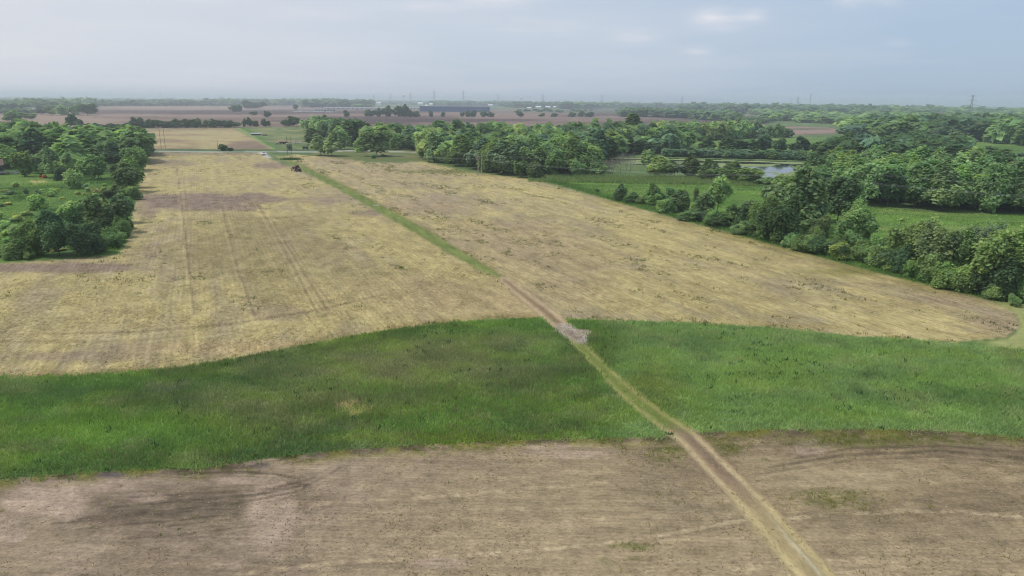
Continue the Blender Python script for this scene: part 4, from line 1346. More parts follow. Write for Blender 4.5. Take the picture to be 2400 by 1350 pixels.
for i in range(74):
    py = lr_.uniform(435, 590)
    px = lr_.uniform(-20, np.interp(py, [435, 520, 590], [300, 270, 220]))
    x, y, k = gp(px, py)
    tn = ['light', 'yellow', 'light', 'grey', 'yellow'][lr_.integers(5)]
    part = 'near' if py > 530 else 'middle' if py > 480 else 'far'
    side = 'left' if px < 90 else 'right' if px > 190 else 'central'
    lb = '%s scrub bush in the %s %s left meadow' % (TONEWORD[tn], part, side)
    o = place_tree(x, y, lr_.uniform(1.1, 2.6), lr_.uniform(1.8, 3.8), 'bush', tn, lb, 'scrub bushes: ' + lb)
    fo = [q for q in o.children if q.name.startswith('foliage')][0]
    fo.color = (*[min(0.6, v * 1.4) for v in fo.color[:3]], 1)

G2 = 'trees and bushes of the hedgerow along the right field edge'
for a in [
    (1278, 420, 6, 9, 'low', 'dark', 'tiny dark bush on the grass at the far end of the right hedgerow'),
    (1400, 450, 8, 12, 'low', 'dark', 'small dark bush alone on the green margin before the hedgerow'),
    (1454, 469, 36, 36, 'bush', 'dark', 'round dark bush that begins the right hedgerow'),
    (1480, 474, 22, 36, 'bush', 'dark', 'dark low bush attached to the first round one'),
    (1500, 478, 16, 22, 'bush', 'mid', 'little bush after the dark ones at the start of the hedgerow'),
    (1532, 480, 38, 44, 'round', 'mid', 'mid green feathery bush near the start of the hedgerow'),
    (1570, 474, 34, 26, 'round', 'mid', 'small upright tree behind the feathery bush in the hedgerow'),
    (1553, 497, 30, 34, 'bush', 'light', 'light green bush at the field side of the feathery bush'),
    (1598, 494, 42, 46, 'round', 'brown', 'olive rounded bush left of the tall thin tree'),
    (1628, 488, 46, 16, 'sparse', 'dark', 'thin dark stem tree in the hedgerow left of the tall sparse one'),
    (1680, 506, 88, 54, 'sparse', 'light', 'tall sparse tree with see-through top in the right hedgerow'),
    (1652, 512, 58, 40, 'sparse', 'grey', 'half bare greyish tree leaning on the tall sparse one'),
    (1620, 516, 26, 56, 'bush', 'mid', 'wide mid green bush below the thin stem tree'),
    (1682, 530, 20, 50, 'bush', 'dark', 'low dark bush at the foot of the tall sparse tree'),
    (1712, 528, 40, 46, 'round', 'mid', 'mid green bush right of the tall sparse tree'),
    (1752, 532, 60, 56, 'sparse', 'brown', 'brownish thin tree between the sparse tree and the big dark one'),
    (1735, 548, 28, 46, 'bush', 'mid', 'leafy bush in front of the brownish thin tree'),
    (1788, 554, 82, 56, 'round', 'mid', 'tall mid green tree left of the big dark one'),
    (1850, 540, 124, 120, 'broad', 'mid', 'largest round crowned tree in the middle of the hedgerow'),
    (1838, 568, 88, 92, 'broad', 'dark', 'big dark tree with brownish top in front of the largest round crown'),
    (1918, 556, 46, 46, 'bush', 'brown', 'olive brown bush right of the big dark tree'),
    (1905, 520, 60, 50, 'round', 'mid', 'mid green tree behind the olive brown bush'),
    (1962, 524, 106, 80, 'round', 'dark', 'dark leafy round tree standing behind the hedgerow'),
    (2004, 502, 60, 40, 'round', 'mid', 'mid green tree at the right side of the dark leafy round one'),
    (1998, 570, 76, 92, 'broad', 'mid', 'wide rounded tree in front of the small meadow gap'),
    (1893, 590, 38, 60, 'bush', 'mid', 'bush row piece at the field edge below the big dark tree'),
    (1842, 580, 20, 36, 'low', 'light', 'low light bush at the field edge left of the bush row'),
    (1960, 606, 40, 46, 'bush', 'yellow', 'yellowish bush at the field edge below the wide rounded tree'),
    (2020, 612, 50, 60, 'bush', 'mid', 'mid green bush at the field edge right of the yellowish one'),
    (2066, 624, 26, 36, 'bush', 'light', 'small light bush at the field edge left of the tall branchy tree'),
    (2122, 638, 138, 96, 'sparse', 'light', 'tall branchy tree with open crown and ivy dark foot'),
    (2105, 640, 70, 60, 'bush', 'dark', 'dark ivy thicket at the foot of the tall branchy tree'),
    (2184, 656, 132, 86, 'sparse', 'grey', 'tall thin leaved tree right of the branchy one'),
    (2176, 660, 86, 70, 'bush', 'mid', 'mid green thicket under the thin leaved tree'),
    (2222, 676, 60, 66, 'bush', 'light', 'bright leafy vine thicket in front of the thin leaved tree'),
    (2255, 662, 110, 70, 'round', 'mid', 'mid green tree behind the bright vine thicket'),
    (2292, 664, 140, 84, 'sparse', 'grey', 'pale sparse tree left of the great spreading one'),
    (2332, 692, 172, 130, 'sparse', 'light', 'great spreading sparse tree near the right picture edge'),
    (2318, 694, 100, 100, 'bush', 'dark', 'dark dense thicket at the foot of the great spreading tree'),
    (2270, 684, 60, 60, 'bush', 'mid', 'mid green thicket left of the dark dense one'),
    (2388, 694, 138, 84, 'round', 'mid', 'full leaved tree cut by the right picture edge'),
    (2372, 716, 28, 56, 'low', 'light', 'low light bush at the field corner by the right picture edge'),
    (2410, 712, 40, 60, 'bush', 'mid', 'bush at the right picture edge beside the low light one'),
    (2450, 690, 120, 100, 'round', 'mid', 'tree just past the right picture edge'),
]:
    T(*a, group=G2)

def HL(tn, px):
    w = 'between the first dark bush and the tall sparse tree' if px < 1680 else 'between the tall sparse tree and the big dark one' if px < 1840 else 'below the big dark tree' if px < 1960 else 'below the wide rounded tree' if px < 2080 \
        else 'beside the tall branchy tree' if px < 2200 else 'left of the great spreading tree' if px < 2310 else 'near the right picture edge'
    return '%s filler bush, right hedgerow, %s' % (TONEWORD[tn], w)


hr_ = np.random.default_rng(15)
for i in range(80):
    f = hr_.random()
    px = 1500 + 930 * f ** 0.8
    py = np.interp(px, [1240, 1400, 1560, 1800, 1950, 2100, 2250, 2330, 2430], [419, 461, 506, 571, 611, 651, 687, 708, 722])
    x, y, k = gp(px, py)
    off = hr_.uniform(2.5, 12)
    x, y = x + off * caz, y - off * saz * 0.4 + off * 0.35
    tn = ['mid', 'light', 'mid', 'dark'][hr_.integers(4)]
    place_tree(x, y, hr_.uniform(2.2, 5.5) * (1.3 if 1840 < px < 2120 else 1), hr_.uniform(3.5, 7), 'bush', tn, HL(tn, px), 'hedge fillers: ' + HL(tn, px))
for i in range(26):
    f = hr_.random()
    py = 395 + 185 * f ** 0.7
    px = np.interp(py, [400, 450, 520, 572, 600], [328, 315, 298, 288, 262]) - hr_.uniform(4, 30)
    x, y, k = gp(px, py)
    tn = ['mid', 'light', 'mid', 'dark'][hr_.integers(4)]
    ew = 'by the front clump' if py > 545 else 'beside the olive brown tree' if py > 490 else 'by the bare soil patch' if py > 445 else 'near the light trees'
    place_tree(x, y, hr_.uniform(2.0, 5.0), hr_.uniform(3.5, 6.5), 'bush', tn, '%s filler bush at the left field edge %s' % (TONEWORD[tn], ew), 'left edge fillers: %s %s' % (tn, ew))

G3 = 'trees and shrubs round the pond and the middle wood'
for a in [
    (1790, 356, 36, 34, 'round', 'dark', 'dark upright tree at the left of the green gap behind the pond'),
    (1823, 360, 32, 34, 'round', 'dark', 'small dark tree standing alone in the green gap behind the pond'),
    (1880, 361, 34, 44, 'round', 'dark', 'dark tree at the right of the green gap behind the pond'),
    (1655, 354, 22, 38, 'round', 'dark', 'dark low tree behind the left end of the pond'),
    (1710, 358, 30, 60, 'broad', 'dark', 'wide dark tree behind the middle of the pond'),
    (1752, 358, 28, 46, 'broad', 'dark', 'dark tree joining the wide one behind the pond'),
    (1930, 366, 34, 60, 'broad', 'dark', 'dark tree at the right end of the pond'),
    (1985, 368, 44, 70, 'broad', 'dark', 'broad dark tree right of the pond'),
    (2044, 352, 34, 66, 'broad', 'dark', 'dome shaped dark tree left of the small far meadow'),
    (2122, 352, 48, 56, 'round', 'dark', 'tall dark tree right of the small far meadow'),
    (2152, 368, 44, 44, 'round', 'mid', 'mid green tree left of the white parked trailers'),
    (2196, 340, 34, 60, 'round', 'dark', 'dark tree behind the white parked trailers'),
    (2246, 378, 56, 56, 'round', 'grey', 'pale tree right of the white parked trailers'),
    (2320, 384, 36, 76, 'broad', 'dark', 'dark wide tree at the edge of the far right meadow'),
    (2394, 404, 34, 50, 'round', 'dark', 'dark tree at the right picture edge below the far meadow'),
    (1485, 330, 56, 44, 'tall', 'dark', 'tallest dark tree rising above the middle wood'),
    (1520, 345, 42, 60, 'round', 'dark', 'dark tree right of the tallest one in the middle wood'),
    (1425, 378, 56, 42, 'tall', 'dark', 'dark tree left of the grey dead tree'),
    (1075, 336, 42, 58, 'broad', 'mid', 'big round tree standing out behind the middle wood'),
    (1122, 344, 42, 32, 'tall', 'grey', 'narrow pale tree right of the big round one'),
    (882, 366, 54, 54, 'round', 'mid', 'round tree on a short trunk in the clearing'),
    (848, 356, 32, 34, 'bush', 'light', 'light bush left of the round tree in the clearing'),
    (900, 367, 7, 18, 'low', 'blue', 'low bluish bush beside the round tree in the clearing'),
    (874, 371, 12, 16, 'bush', 'light', 'small light bush in front of the round tree in the clearing'),
    (735, 340, 32, 48, 'round', 'dark', 'dark tree at the left end of the farmyard wood'),
    (752, 364, 38, 40, 'round', 'light', 'light round tree by the road at the farmyard'),
    (778, 366, 42, 42, 'round', 'light', 'light tree with pale branch beside the light round one'),
    (836, 342, 54, 56, 'round', 'dark', 'large dark round tree behind the clearing'),
    (800, 350, 40, 40, 'round', 'mid', 'mid green tree behind the light farmyard trees'),
    (1252, 417, 36, 34, 'bush', 'brown', 'olive round bush at the front of the middle wood'),
    (1220, 416, 40, 32, 'tall', 'mid', 'slim tree left of the olive round bush'),
    (1355, 414, 36, 34, 'round', 'light', 'light small tree at the right front of the middle wood'),
    (1400, 414, 36, 40, 'round', 'light', 'light round tree left of the grey dead tree'),
    (1540, 415, 40, 60, 'round', 'yellow', 'yellowish bushy tree right of the grey dead tree'),
    (1520, 386, 30, 30, 'round', 'light', 'light small tree behind the yellowish bushy one'),
    (1580, 416, 38, 44, 'sparse', 'grey', 'bare branched greyish tree right of the yellowish one'),
    (1622, 416, 40, 54, 'round', 'brown', 'olive tree left of the pond front trees'),
    (1662, 420, 35, 66, 'round', 'mid', 'mid green tree in front of the pond left half'),
    (1712, 424, 36, 66, 'round', 'mid', 'mid green tree in front of the pond middle'),
    (1755, 428, 34, 60, 'round', 'light', 'light tree in front of the pond right half'),
    (1800, 434, 18, 50, 'bush', 'light', 'light bush in front of the open water'),
    (1835, 436, 24, 44, 'round', 'yellow', 'yellowish tree below the open water'),
    (1868, 440, 22, 40, 'bush', 'mid', 'mid green bush left of the wooden pole by the pond'),
    (1905, 425, 50, 60, 'round', 'mid', 'mid green tree right of the wooden pole by the pond'),
    (1945, 440, 62, 56, 'round', 'mid', 'round tree at the left end of the right wood'),
]:
    T(*a, group=G3)

G4 = 'single trees standing far off in the ploughed land'
for a in [
    (32, 284, 22, 40, 'broad', 'mid', 'round tree clump standing in the far left ploughed field'),
    (62, 279, 14, 34, 'broad', 'mid', 'low trees joined to the right of the far left clump'),
    (10, 308, 22, 34, 'broad', 'dark', 'dark tree at the left picture edge behind the woodlot'),
    (49, 308, 19, 28, 'round', 'dark', 'dark round tree right of the one at the left edge behind the woodlot'),
    (120, 270, 18, 22, 'round', 'light', 'light tree left of the far white barn'),
    (147, 271, 22, 26, 'round', 'light', 'light tree just behind the far white barn'),
    (174, 270, 20, 22, 'round', 'light', 'light tree right behind the far white barn'),
    (206, 271, 25, 34, 'round', 'dark', 'dark tree right of the far white barn'),
    (97, 268, 14, 18, 'tall', 'dark', 'dark tree left of the far barn group'),
    (172, 300, 32, 22, 'tall', 'dark', 'tall dark tree in front of the far white barn'),
    (186, 302, 20, 18, 'round', 'dark', 'shorter dark tree right of the tall one before the barn'),
    (554, 262, 15, 27, 'broad', 'dark', 'dark round tree left of the far wide grove'),
    (582, 254, 14, 34, 'broad', 'dark', 'left part of the far wide grove in the ploughed field'),
    (607, 254, 14, 34, 'broad', 'dark', 'right part of the far wide grove in the ploughed field'),
    (595, 271, 9, 13, 'round', 'dark', 'small round tree alone in the dark ploughed strip'),
    (628, 277, 15, 14, 'round', 'dark', 'upright tree alone in the dark ploughed strip'),
    (694, 258, 12, 12, 'round', 'dark', 'tree at the left of the long white roofed works'),
    (522, 353, 16, 20, 'bush', 'dark', 'dark round bush on the road verge'),
    (541, 354, 8, 14, 'bush', 'dark', 'small dark bush right of the round one on the road verge'),
    (573, 297, 17, 9, 'tall', 'dark', 'thin dark tree right of the long far hedge'),
    (585, 297, 19, 11, 'tall', 'dark', 'taller dark tree in the gap of the far hedge'),
    (597, 297, 13, 14, 'round', 'dark', 'low dark tree right of the gap in the far hedge'),
    (619, 296, 15, 12, 'tall', 'dark', 'pointed dark tree above the green paddock'),
    (630, 296, 11, 12, 'round', 'dark', 'small tree right of the pointed one above the paddock'),
    (670, 296, 14, 20, 'round', 'dark', 'dark tree at the back of the paddock'),
    (688, 296, 20, 26, 'round', 'dark', 'larger dark tree at the back right of the paddock'),
    (678, 352, 13, 12, 'round', 'grey', 'small tree between the two poles by the road'),
]:
    T(*a, group=G4)
ORD = ['first', 'second', 'third', 'fourth', 'fifth', 'sixth', 'seventh', 'eighth', 'ninth', 'tenth', 'eleventh', 'twelfth', 'thirteenth', 'fourteenth', 'fifteenth', 'sixteenth', 'seventeenth', 'eighteenth', 'nineteenth',
       'twentieth', 'twenty-first', 'twenty-second', 'twenty-third', 'twenty-fourth', 'twenty-fifth', 'twenty-sixth', 'twenty-seventh', 'twenty-eighth', 'twenty-ninth', 'thirtieth']
# far hedge behind the back field
for i, x in enumerate(np.linspace(205, 550, 30)):
    tall = x > 312
    hp = random.uniform(10, 22) if tall else random.uniform(6, 10)
    T(x + random.uniform(-4, 4), 300 - 0.004 * (x - 200), hp, random.uniform(17, 28), random.choice(['round', 'broad', 'broad']) if tall else 'broad', 'dark',
      ('dark tree in the long far hedge, %s from its left end' if tall else 'low dark tree in the long far hedge, %s from its left end') % ORD[i], 'trees of the long far hedge')
# hedgerow before the blue hall, and the planted row right of it
for i, (x, h, w) in enumerate([(812, 12, 14), (862, 17, 14), (872, 14, 16), (888, 16, 16), (910, 20, 24), (934, 24, 26), (948, 22, 24), (962, 14, 16), (976, 12, 20), (1010, 12, 10), (1038, 11, 10), (1084, 11, 10), (1097, 13, 14), (1110, 12, 16), (1132, 13, 14), (1150, 9, 20), (1218, 13, 16), (1270, 8, 14), (1298, 8, 16), (1340, 10, 20), (1362, 14, 14), (1382, 9, 24)]):
    T(x, 274, h, w, 'broad', 'dark', 'dark tree in the broken hedge before the blue warehouse, %s from the left' % ORD[i], 'trees of the broken hedge before the blue hall')

# ------- woods
WOODS = [
    ('middle wood', [(835, 338), (880, 340), (960, 338), (1060, 335), (1180, 338), (1330, 330), (1480, 332), (1600, 336), (1610, 350), (1590, 362), (1480, 362), (1420, 368),
                     (1390, 390), (1380, 413), (1300, 416), (1240, 413), (1180, 409), (1080, 393), (1000, 377), (975, 352), (860, 346)], 15.5, (13, 18), (13, 18), ['mid', 'mid', 'light', 'dark', 'yellow', 'blue'], 'wood left of the pond'),
    ('farm wood', [(715, 305), (760, 303), (845, 322), (850, 338), (800, 330)], 15, (14, 17), (14, 17), ['mid', 'light', 'dark'], 'farmyard wood'),
    ('light row', [(1500, 330), (1560, 327), (1690, 323), (1790, 322), (1690, 328), (1560, 333)], 12, (15, 19), (13, 17), ['light', 'yellow', 'grey', 'light'], 'light tree row'),
    ('field row', [(1745, 322), (1840, 320), (1860, 323), (1780, 325)], 20, (10, 15), (9, 14), ['grey', 'mid'], 'thin far tree row'),
    ('pond belt', [(1560, 360), (1700, 364), (1900, 371), (1930, 377), (1700, 371), (1560, 367)], 7.5, (4.5, 6.5), (8, 10), ['blue', 'dark', 'blue'], 'pond shrub belt'),
    ('right wood', [(1955, 440), (1985, 460), (2020, 480), (2200, 494), (2400, 500), (2560, 510), (2560, 455), (2400, 450), (2200, 436), (2000, 428), (1925, 420)], 10.5, (13, 17.5), (12, 16), ['mid', 'light', 'mid', 'light', 'dark'], 'large right wood'),
    ('dark belt', [(1930, 384), (2150, 388), (2240, 392), (2262, 385), (2230, 364), (2120, 358), (1950, 368)], 14, (12, 16), (14, 18), ['dark', 'dark', 'blue'], 'dark tree belt'),
    ('far right wood', [(2100, 335), (2250, 327), (2400, 342), (2560, 350), (2560, 306), (2400, 303), (2250, 305), (2010, 312)], 24, (18, 24), (22, 30), ['dark', 'blue', 'mid'], 'far right wood'),
    ('right slope', [(1988, 322), (2090, 320), (2250, 305), (2400, 302), (2560, 300), (2560, 275), (2300, 286), (2230, 291), (2170, 292), (2030, 288), (1984, 292), (1990, 306)], 34, (15, 19), (26, 36), ['mid', 'light', 'mid', 'blue'], 'far light woods'),
    ('left woodlot', [(-60, 346), (60, 346), (200, 347), (330, 353), (345, 358), (322, 384), (280, 388), (262, 386), (150, 392), (100, 388), (60, 392), (-60, 396)], 15, (14, 19), (13, 18), ['mid', 'light', 'mid', 'dark'], 'left woodlot'),
    ('planted row', [(1458, 274), (1520, 275), (1600, 277), (1722, 286), (1720, 283), (1600, 273), (1460, 269)], 22, (17, 21), (24, 30), ['blue', 'dark'], 'planted tree row'),
]
mass = []
WPOLY = {q[0]: q[1] for q in WOODS}
wr = np.random.default_rng(21)
for wname, poly, sp, hr, wrg, tones, where in WOODS:
    gpts = np.array([gp(a, b)[:2] for a, b in poly])
    x0, y0 = gpts.min(0)
    x1, y1 = gpts.max(0)
    cand = min(60000, int((x1 - x0) * (y1 - y0) / (sp * sp) * 14) + 200)
    X, Y = wr.uniform(x0, x1, cand), wr.uniform(y0, y1, cand)
    px, py = to_px(X, Y)
    ok = inpoly(px, py, poly)
    X, Y = X[ok], Y[ok]
    got = np.zeros((0, 2))
    for a, b in zip(X, Y):
        if len(got) and (np.hypot(got[:, 0] - a, got[:, 1] - b) < sp * 0.72).any():
            continue
        got = np.vstack([got, (a, b)])
    for a, b in got:
        h = wr.uniform(*hr)
        kind = wr.choice(['round', 'broad', 'round', 'tall']) if wname != 'pond belt' else 'bush'
        mass.append((h / math.hypot(a, b), a, b, h, wr.uniform(*wrg) * (0.75 if kind == 'tall' else 1), str(kind), tones[wr.integers(len(tones))], where, wname))
mass.sort(key=lambda t: -t[0])
n_named = sum(1 for o in col.objects if o.get('category') == 'tree')
budget = 298 - n_named
late = []
shrubs = 0
for i, (s, a, b, h, w, kind, tone, where, wname) in enumerate(mass):
    is_shrub = kind == 'bush'
    if is_shrub or budget > 0:
        px, py = to_px(np.array([a]), np.array([b]))
        px, py = float(px[0]), float(py[0])
        wp = np.array([q for q in WPOLY[wname]])
        fx = min(max((px - max(wp[:, 0].min(), 0)) / (min(wp[:, 0].max(), 2400) - max(wp[:, 0].min(), 0)), 0), 0.999)
        fy = min(max((py - wp[:, 1].min()) / (wp[:, 1].max() - wp[:, 1].min()), 0), 0.999)
        sec = ('far left', 'left', 'centre left', 'centre right', 'right', 'far right')[int(fx * 6)]
        row = ('back', 'middle', 'front')[int(fy * 3)]
        tl = 'tall ' if h > 15.8 else ''
        lb = '%s%s %s, %s row, %s, %s' % (tl, TONEWORD[tone], 'shrub' if is_shrub else 'tree', row, sec, where)
        place_tree(a, b, h, w, kind, tone, lb, 'woodland: ' + lb)
        if not is_shrub:
            budget -= 1
    else:
        late.append((a, b, h, w, kind, tone))

# ------- far tree lines, beyond counting
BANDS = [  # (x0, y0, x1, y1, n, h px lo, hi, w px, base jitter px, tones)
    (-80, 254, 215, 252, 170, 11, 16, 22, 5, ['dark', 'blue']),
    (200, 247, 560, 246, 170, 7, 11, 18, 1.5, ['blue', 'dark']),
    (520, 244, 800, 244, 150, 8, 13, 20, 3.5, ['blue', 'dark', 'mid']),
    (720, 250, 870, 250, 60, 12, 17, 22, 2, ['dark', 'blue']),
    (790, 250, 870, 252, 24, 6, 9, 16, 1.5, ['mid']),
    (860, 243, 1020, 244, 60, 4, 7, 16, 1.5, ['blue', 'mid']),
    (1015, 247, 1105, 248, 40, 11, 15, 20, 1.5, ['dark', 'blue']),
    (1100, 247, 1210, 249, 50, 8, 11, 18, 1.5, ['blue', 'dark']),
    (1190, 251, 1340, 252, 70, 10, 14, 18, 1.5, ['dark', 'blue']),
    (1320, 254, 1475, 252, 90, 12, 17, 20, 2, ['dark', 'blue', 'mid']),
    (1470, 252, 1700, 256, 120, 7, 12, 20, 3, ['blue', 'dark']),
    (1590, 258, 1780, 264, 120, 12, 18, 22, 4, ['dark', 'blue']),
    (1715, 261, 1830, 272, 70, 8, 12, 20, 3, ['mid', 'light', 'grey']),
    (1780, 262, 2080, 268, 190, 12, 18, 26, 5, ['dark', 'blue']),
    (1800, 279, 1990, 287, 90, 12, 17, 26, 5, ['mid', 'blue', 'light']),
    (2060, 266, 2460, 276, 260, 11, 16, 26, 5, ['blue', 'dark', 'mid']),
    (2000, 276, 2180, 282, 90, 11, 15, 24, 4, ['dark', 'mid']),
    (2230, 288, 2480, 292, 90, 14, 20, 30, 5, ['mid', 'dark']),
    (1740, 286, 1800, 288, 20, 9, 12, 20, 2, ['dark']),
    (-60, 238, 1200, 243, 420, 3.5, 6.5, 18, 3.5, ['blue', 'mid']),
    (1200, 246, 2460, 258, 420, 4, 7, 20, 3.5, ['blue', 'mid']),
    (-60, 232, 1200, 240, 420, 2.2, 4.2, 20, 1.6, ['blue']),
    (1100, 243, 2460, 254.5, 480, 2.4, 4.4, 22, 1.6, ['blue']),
    (1210, 262, 1600, 262, 26, 3, 7, 12, 3, ['dark']),
    (0, 264, 110, 264, 24, 5, 9, 16, 2, ['dark']),
    (-40, 331, 60, 332, 8, 8, 20, 20, 2, ['mid']),
]
fr = np.random.default_rng(31)
VV, TT = [], []
for (x0, y0, x1, y1, n, h0, h1, w0, jit, tones) in BANDS:
    for i in range(n):
        f = fr.random()
        px = x0 + (x1 - x0) * f
        py = y0 + (y1 - y0) * f + fr.uniform(-jit, jit)
        py = max(py, 227.6 + 0.01083 * px)
        x, y, k = gp(px, py)
        h = min(fr.uniform(h0, h1) * k, 34)
        w = w0 * fr.uniform(0.7, 1.3) * k
        kind = ['round', 'broad', 'tall'][fr.integers(3)]
        late.append((x, y, h, w, kind, tones[fr.integers(len(tones))]))
for (a, b, h, w, kind, tone) in late:
    lod = 'tiny' if math.hypot(a, b) > 1500 else 'mass'
    V, Tn, _, _ = crown_cached(kind, lod, int(fr.integers(5)))
    Ht, W = TYPES[kind][:2]
    th = fr.uniform(0, 6.28)
    c, s = math.cos(th), math.sin(th)
    v = V.reshape(-1, 3) * np.array([w / W, w / W, h / Ht], np.float32)
    q = np.stack([v[:, 0] * c - v[:, 1] * s + a, v[:, 0] * s + v[:, 1] * c + b, v[:, 2]], 1)
    VV.append(q.astype(np.float32))
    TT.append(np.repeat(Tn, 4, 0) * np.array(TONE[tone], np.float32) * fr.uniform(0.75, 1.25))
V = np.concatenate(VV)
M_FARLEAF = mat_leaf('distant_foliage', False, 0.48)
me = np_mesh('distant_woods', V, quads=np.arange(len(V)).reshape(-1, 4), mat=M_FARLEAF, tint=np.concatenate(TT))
tag(link('distant_woods', me), 'far off woods and tree lines reaching to the hazy horizon', kind='stuff')
print('trees named', n_named, 'mass', len(mass), 'late quads', len(V) // 4)


# ------- dead tree
def dead_tree(px, py, hpx, wpx, label, seed):
    x, y, k = gp(px, py)
    Ht, W = hpx * k, wpx * k
    o = empty('dead_tree', (x, y, -0.1))
    tag(o, label, 'tree')
    r = np.random.default_rng(seed)
    mt, mbn = MB(), MB()

    def grow(mb, p, d, L, rad, depth):
        q = p + d * L
        mb.bar(p, q, rad, rad * 0.65, 5 if depth > 2 else 3)
        if depth == 0:
            return
        for _ in range(3 if depth > 1 else 2):
            nd = (d + Vector(r.normal(size=3) * 0.48) + Vector((0, 0, 0.12))).normalized()
            grow(mbn, p.lerp(q, r.uniform(0.5, 1.0)), nd, L * r.uniform(0.6, 0.85), max(rad * 0.55, 0.025), depth - 1)
    for s in (-0.10, 0.05, 0.16):
        d = Vector((s * 1.6, r.normal() * 0.1, 1)).normalized()
        grow(mt, Vector((s * W, 0, 0)), d, Ht * 0.34, 0.16, 5)
    mt.build('trunk', M_DEADWOOD, o)
    mbn.build('branches', M_DEADWOOD, o)


dead_tree(1462, 416, 68, 62, 'grey leafless dead tree standing before the pond', 5)
dead_tree(1430, 412, 46, 26, 'slim grey dead tree left of the large dead one', 9)
# ------------------------------------------------------------------ pond plants
def build_duckweed():
    m, n, l, b = new_mat('duckweed_mat')
    at = N(n, 'ShaderNodeAttribute', attribute_name='tint')
    l.new(at.outputs['Color'], b.inputs['Base Color'])
    poly = POLY['pond'][0]
    g = np.array([gp(*p)[:2] for p in poly])
    xs = np.arange(g[:, 0].min(), g[:, 0].max(), 1.3)
    ys = np.arange(g[:, 1].min(), g[:, 1].max(), 1.3)
    X, Y = np.meshgrid(xs, ys)
    X, Y = X.ravel() + rng.uniform(-.3, .3, X.size), Y.ravel() + rng.uniform(-.3, .3, X.size)
    nx = len(xs)
    f = fbm(X * 0.030, Y * 0.055, 401, 5)
    px, py = to_px(X, Y)
    bank = np.interp(px, [1395, 1480, 1650, 1900], [369, 369.5, 373, 380])
    f = f + 0.55 * sstep(np.abs(py - bank - 1.6), 2.2, 0.8)
    f = f - 0.30 * np.exp(-((px - 1838) / 20) ** 2 - ((py - 398) / 12) ** 2) - 0.14 * np.exp(-((px - 1800) / 18) ** 2 - ((py - 405) / 20) ** 2)
    f = f + 0.09 * np.exp(-((px - 1790) / 60) ** 2 - ((py - 392) / 12) ** 2) * sstep(fbm(X * 0.06, Y * 0.14, 403, 3), 0.4, 0.6)
    f = f + 0.10 * np.exp(-((px - 1700) / 70) ** 2 - ((py - 385) / 8) ** 2)
    on = f > 0.515
    idx = np.arange(X.size).reshape(len(ys), nx)
    q = np.stack([idx[:-1, :-1], idx[:-1, 1:], idx[1:, 1:], idx[1:, :-1]], -1).reshape(-1, 4)
    ins = inpoly(px, py, poly)
    keep = on[q].all(1) & ins[q].all(1)
    q = q[keep]
    u, inv = np.unique(q.ravel(), return_inverse=True)
    c = mixc(np.tile(lin(150, 158, 112), (len(u), 1)), lin(112, 128, 82), fbm(X[u] * .2, Y[u] * .2, 405, 3))
    me = np_mesh('duckweed', np.stack([X[u], Y[u], np.full(len(u), -0.105)], 1), quads=inv.reshape(-1, 4), mat=m, tint=c)
    tag(link('duckweed', me), 'pale green duckweed rafts floating on the dark pond', kind='stuff')


build_duckweed()

# tufts round the poles on the lane, reeds along the pond
x, y, k = gp(681, 374)
n = 500
X, Y = x + rng.normal(0, 2.6, n), y + rng.normal(0, 1.6, n)
blades('pole_tuft', X, Y, rng.uniform(0.7, 1.5, n), 0.3, np.tile(lin(70, 112, 48), (n, 1)), 4, 0.4, 0.5, label='clump of tall grass round the feet of the twin poles')
r_ = np.random.default_rng(77)
bx = r_.uniform(1240, 1810, 9000)
by = r_.uniform(412, 426, 9000) + (bx - 1240) * 0.018
P = np.array([gp(a, b)[:2] for a, b in zip(bx, by)])
hh = r_.uniform(0.8, 2.2, len(P)) * sstep(fbm(P[:, 0] * .08, P[:, 1] * .08, 88, 3), 0.3, 0.6) + 0.3
blades('reeds', P[:, 0], P[:, 1], hh, 0.4, mixc(np.tile(lin(92, 118, 72), (len(P), 1)), lin(120, 132, 84), r_.random(len(P))) * 1.8, 3, 0.7, 0.4, label='reeds and brush between the right meadow and the pond')


# ------------------------------------------------------------------ poles and wires
def cyl_pole(name, h, r0, r1, mat, root, x=0.0, y=0.0):
    return MB().bar((x, y, -0.4), (x, y, h), r0, r1, 8).build(name, mat, root)


def h_frame(px, py, hpx, gap, mat, label, arm=True, rz=None):
    x, y, k = gp(px, py)
    h = hpx * k
    o = empty('twin_pole', (x, y, 0), rz if rz is not None else math.atan2(-95, 136) + math.pi / 2)
    tag(o, label, 'power pole', 'twin poles of the power line crossing the fields')
    for s in (-1, 1):
        cyl_pole('pole', h, *((0.25, 0.20) if arm else (0.17, 0.13)), mat, o, s * gap / 2)
    if arm:
        MB().box((0, 0.22, h - 1.6), (gap + 3.6, 0.22, 0.34)).build('crossarm', M_POLE, o)
        for s in (-1, 0, 1):
            mbi = MB().bar((s * gap * 0.85, 0.22, h - 1.78), (s * gap * 0.85, 0.22, h - 2.7), 0.10, 0.10, 6)
            mbi.build('insulator', M_STEEL, o)
    return o, h, gap


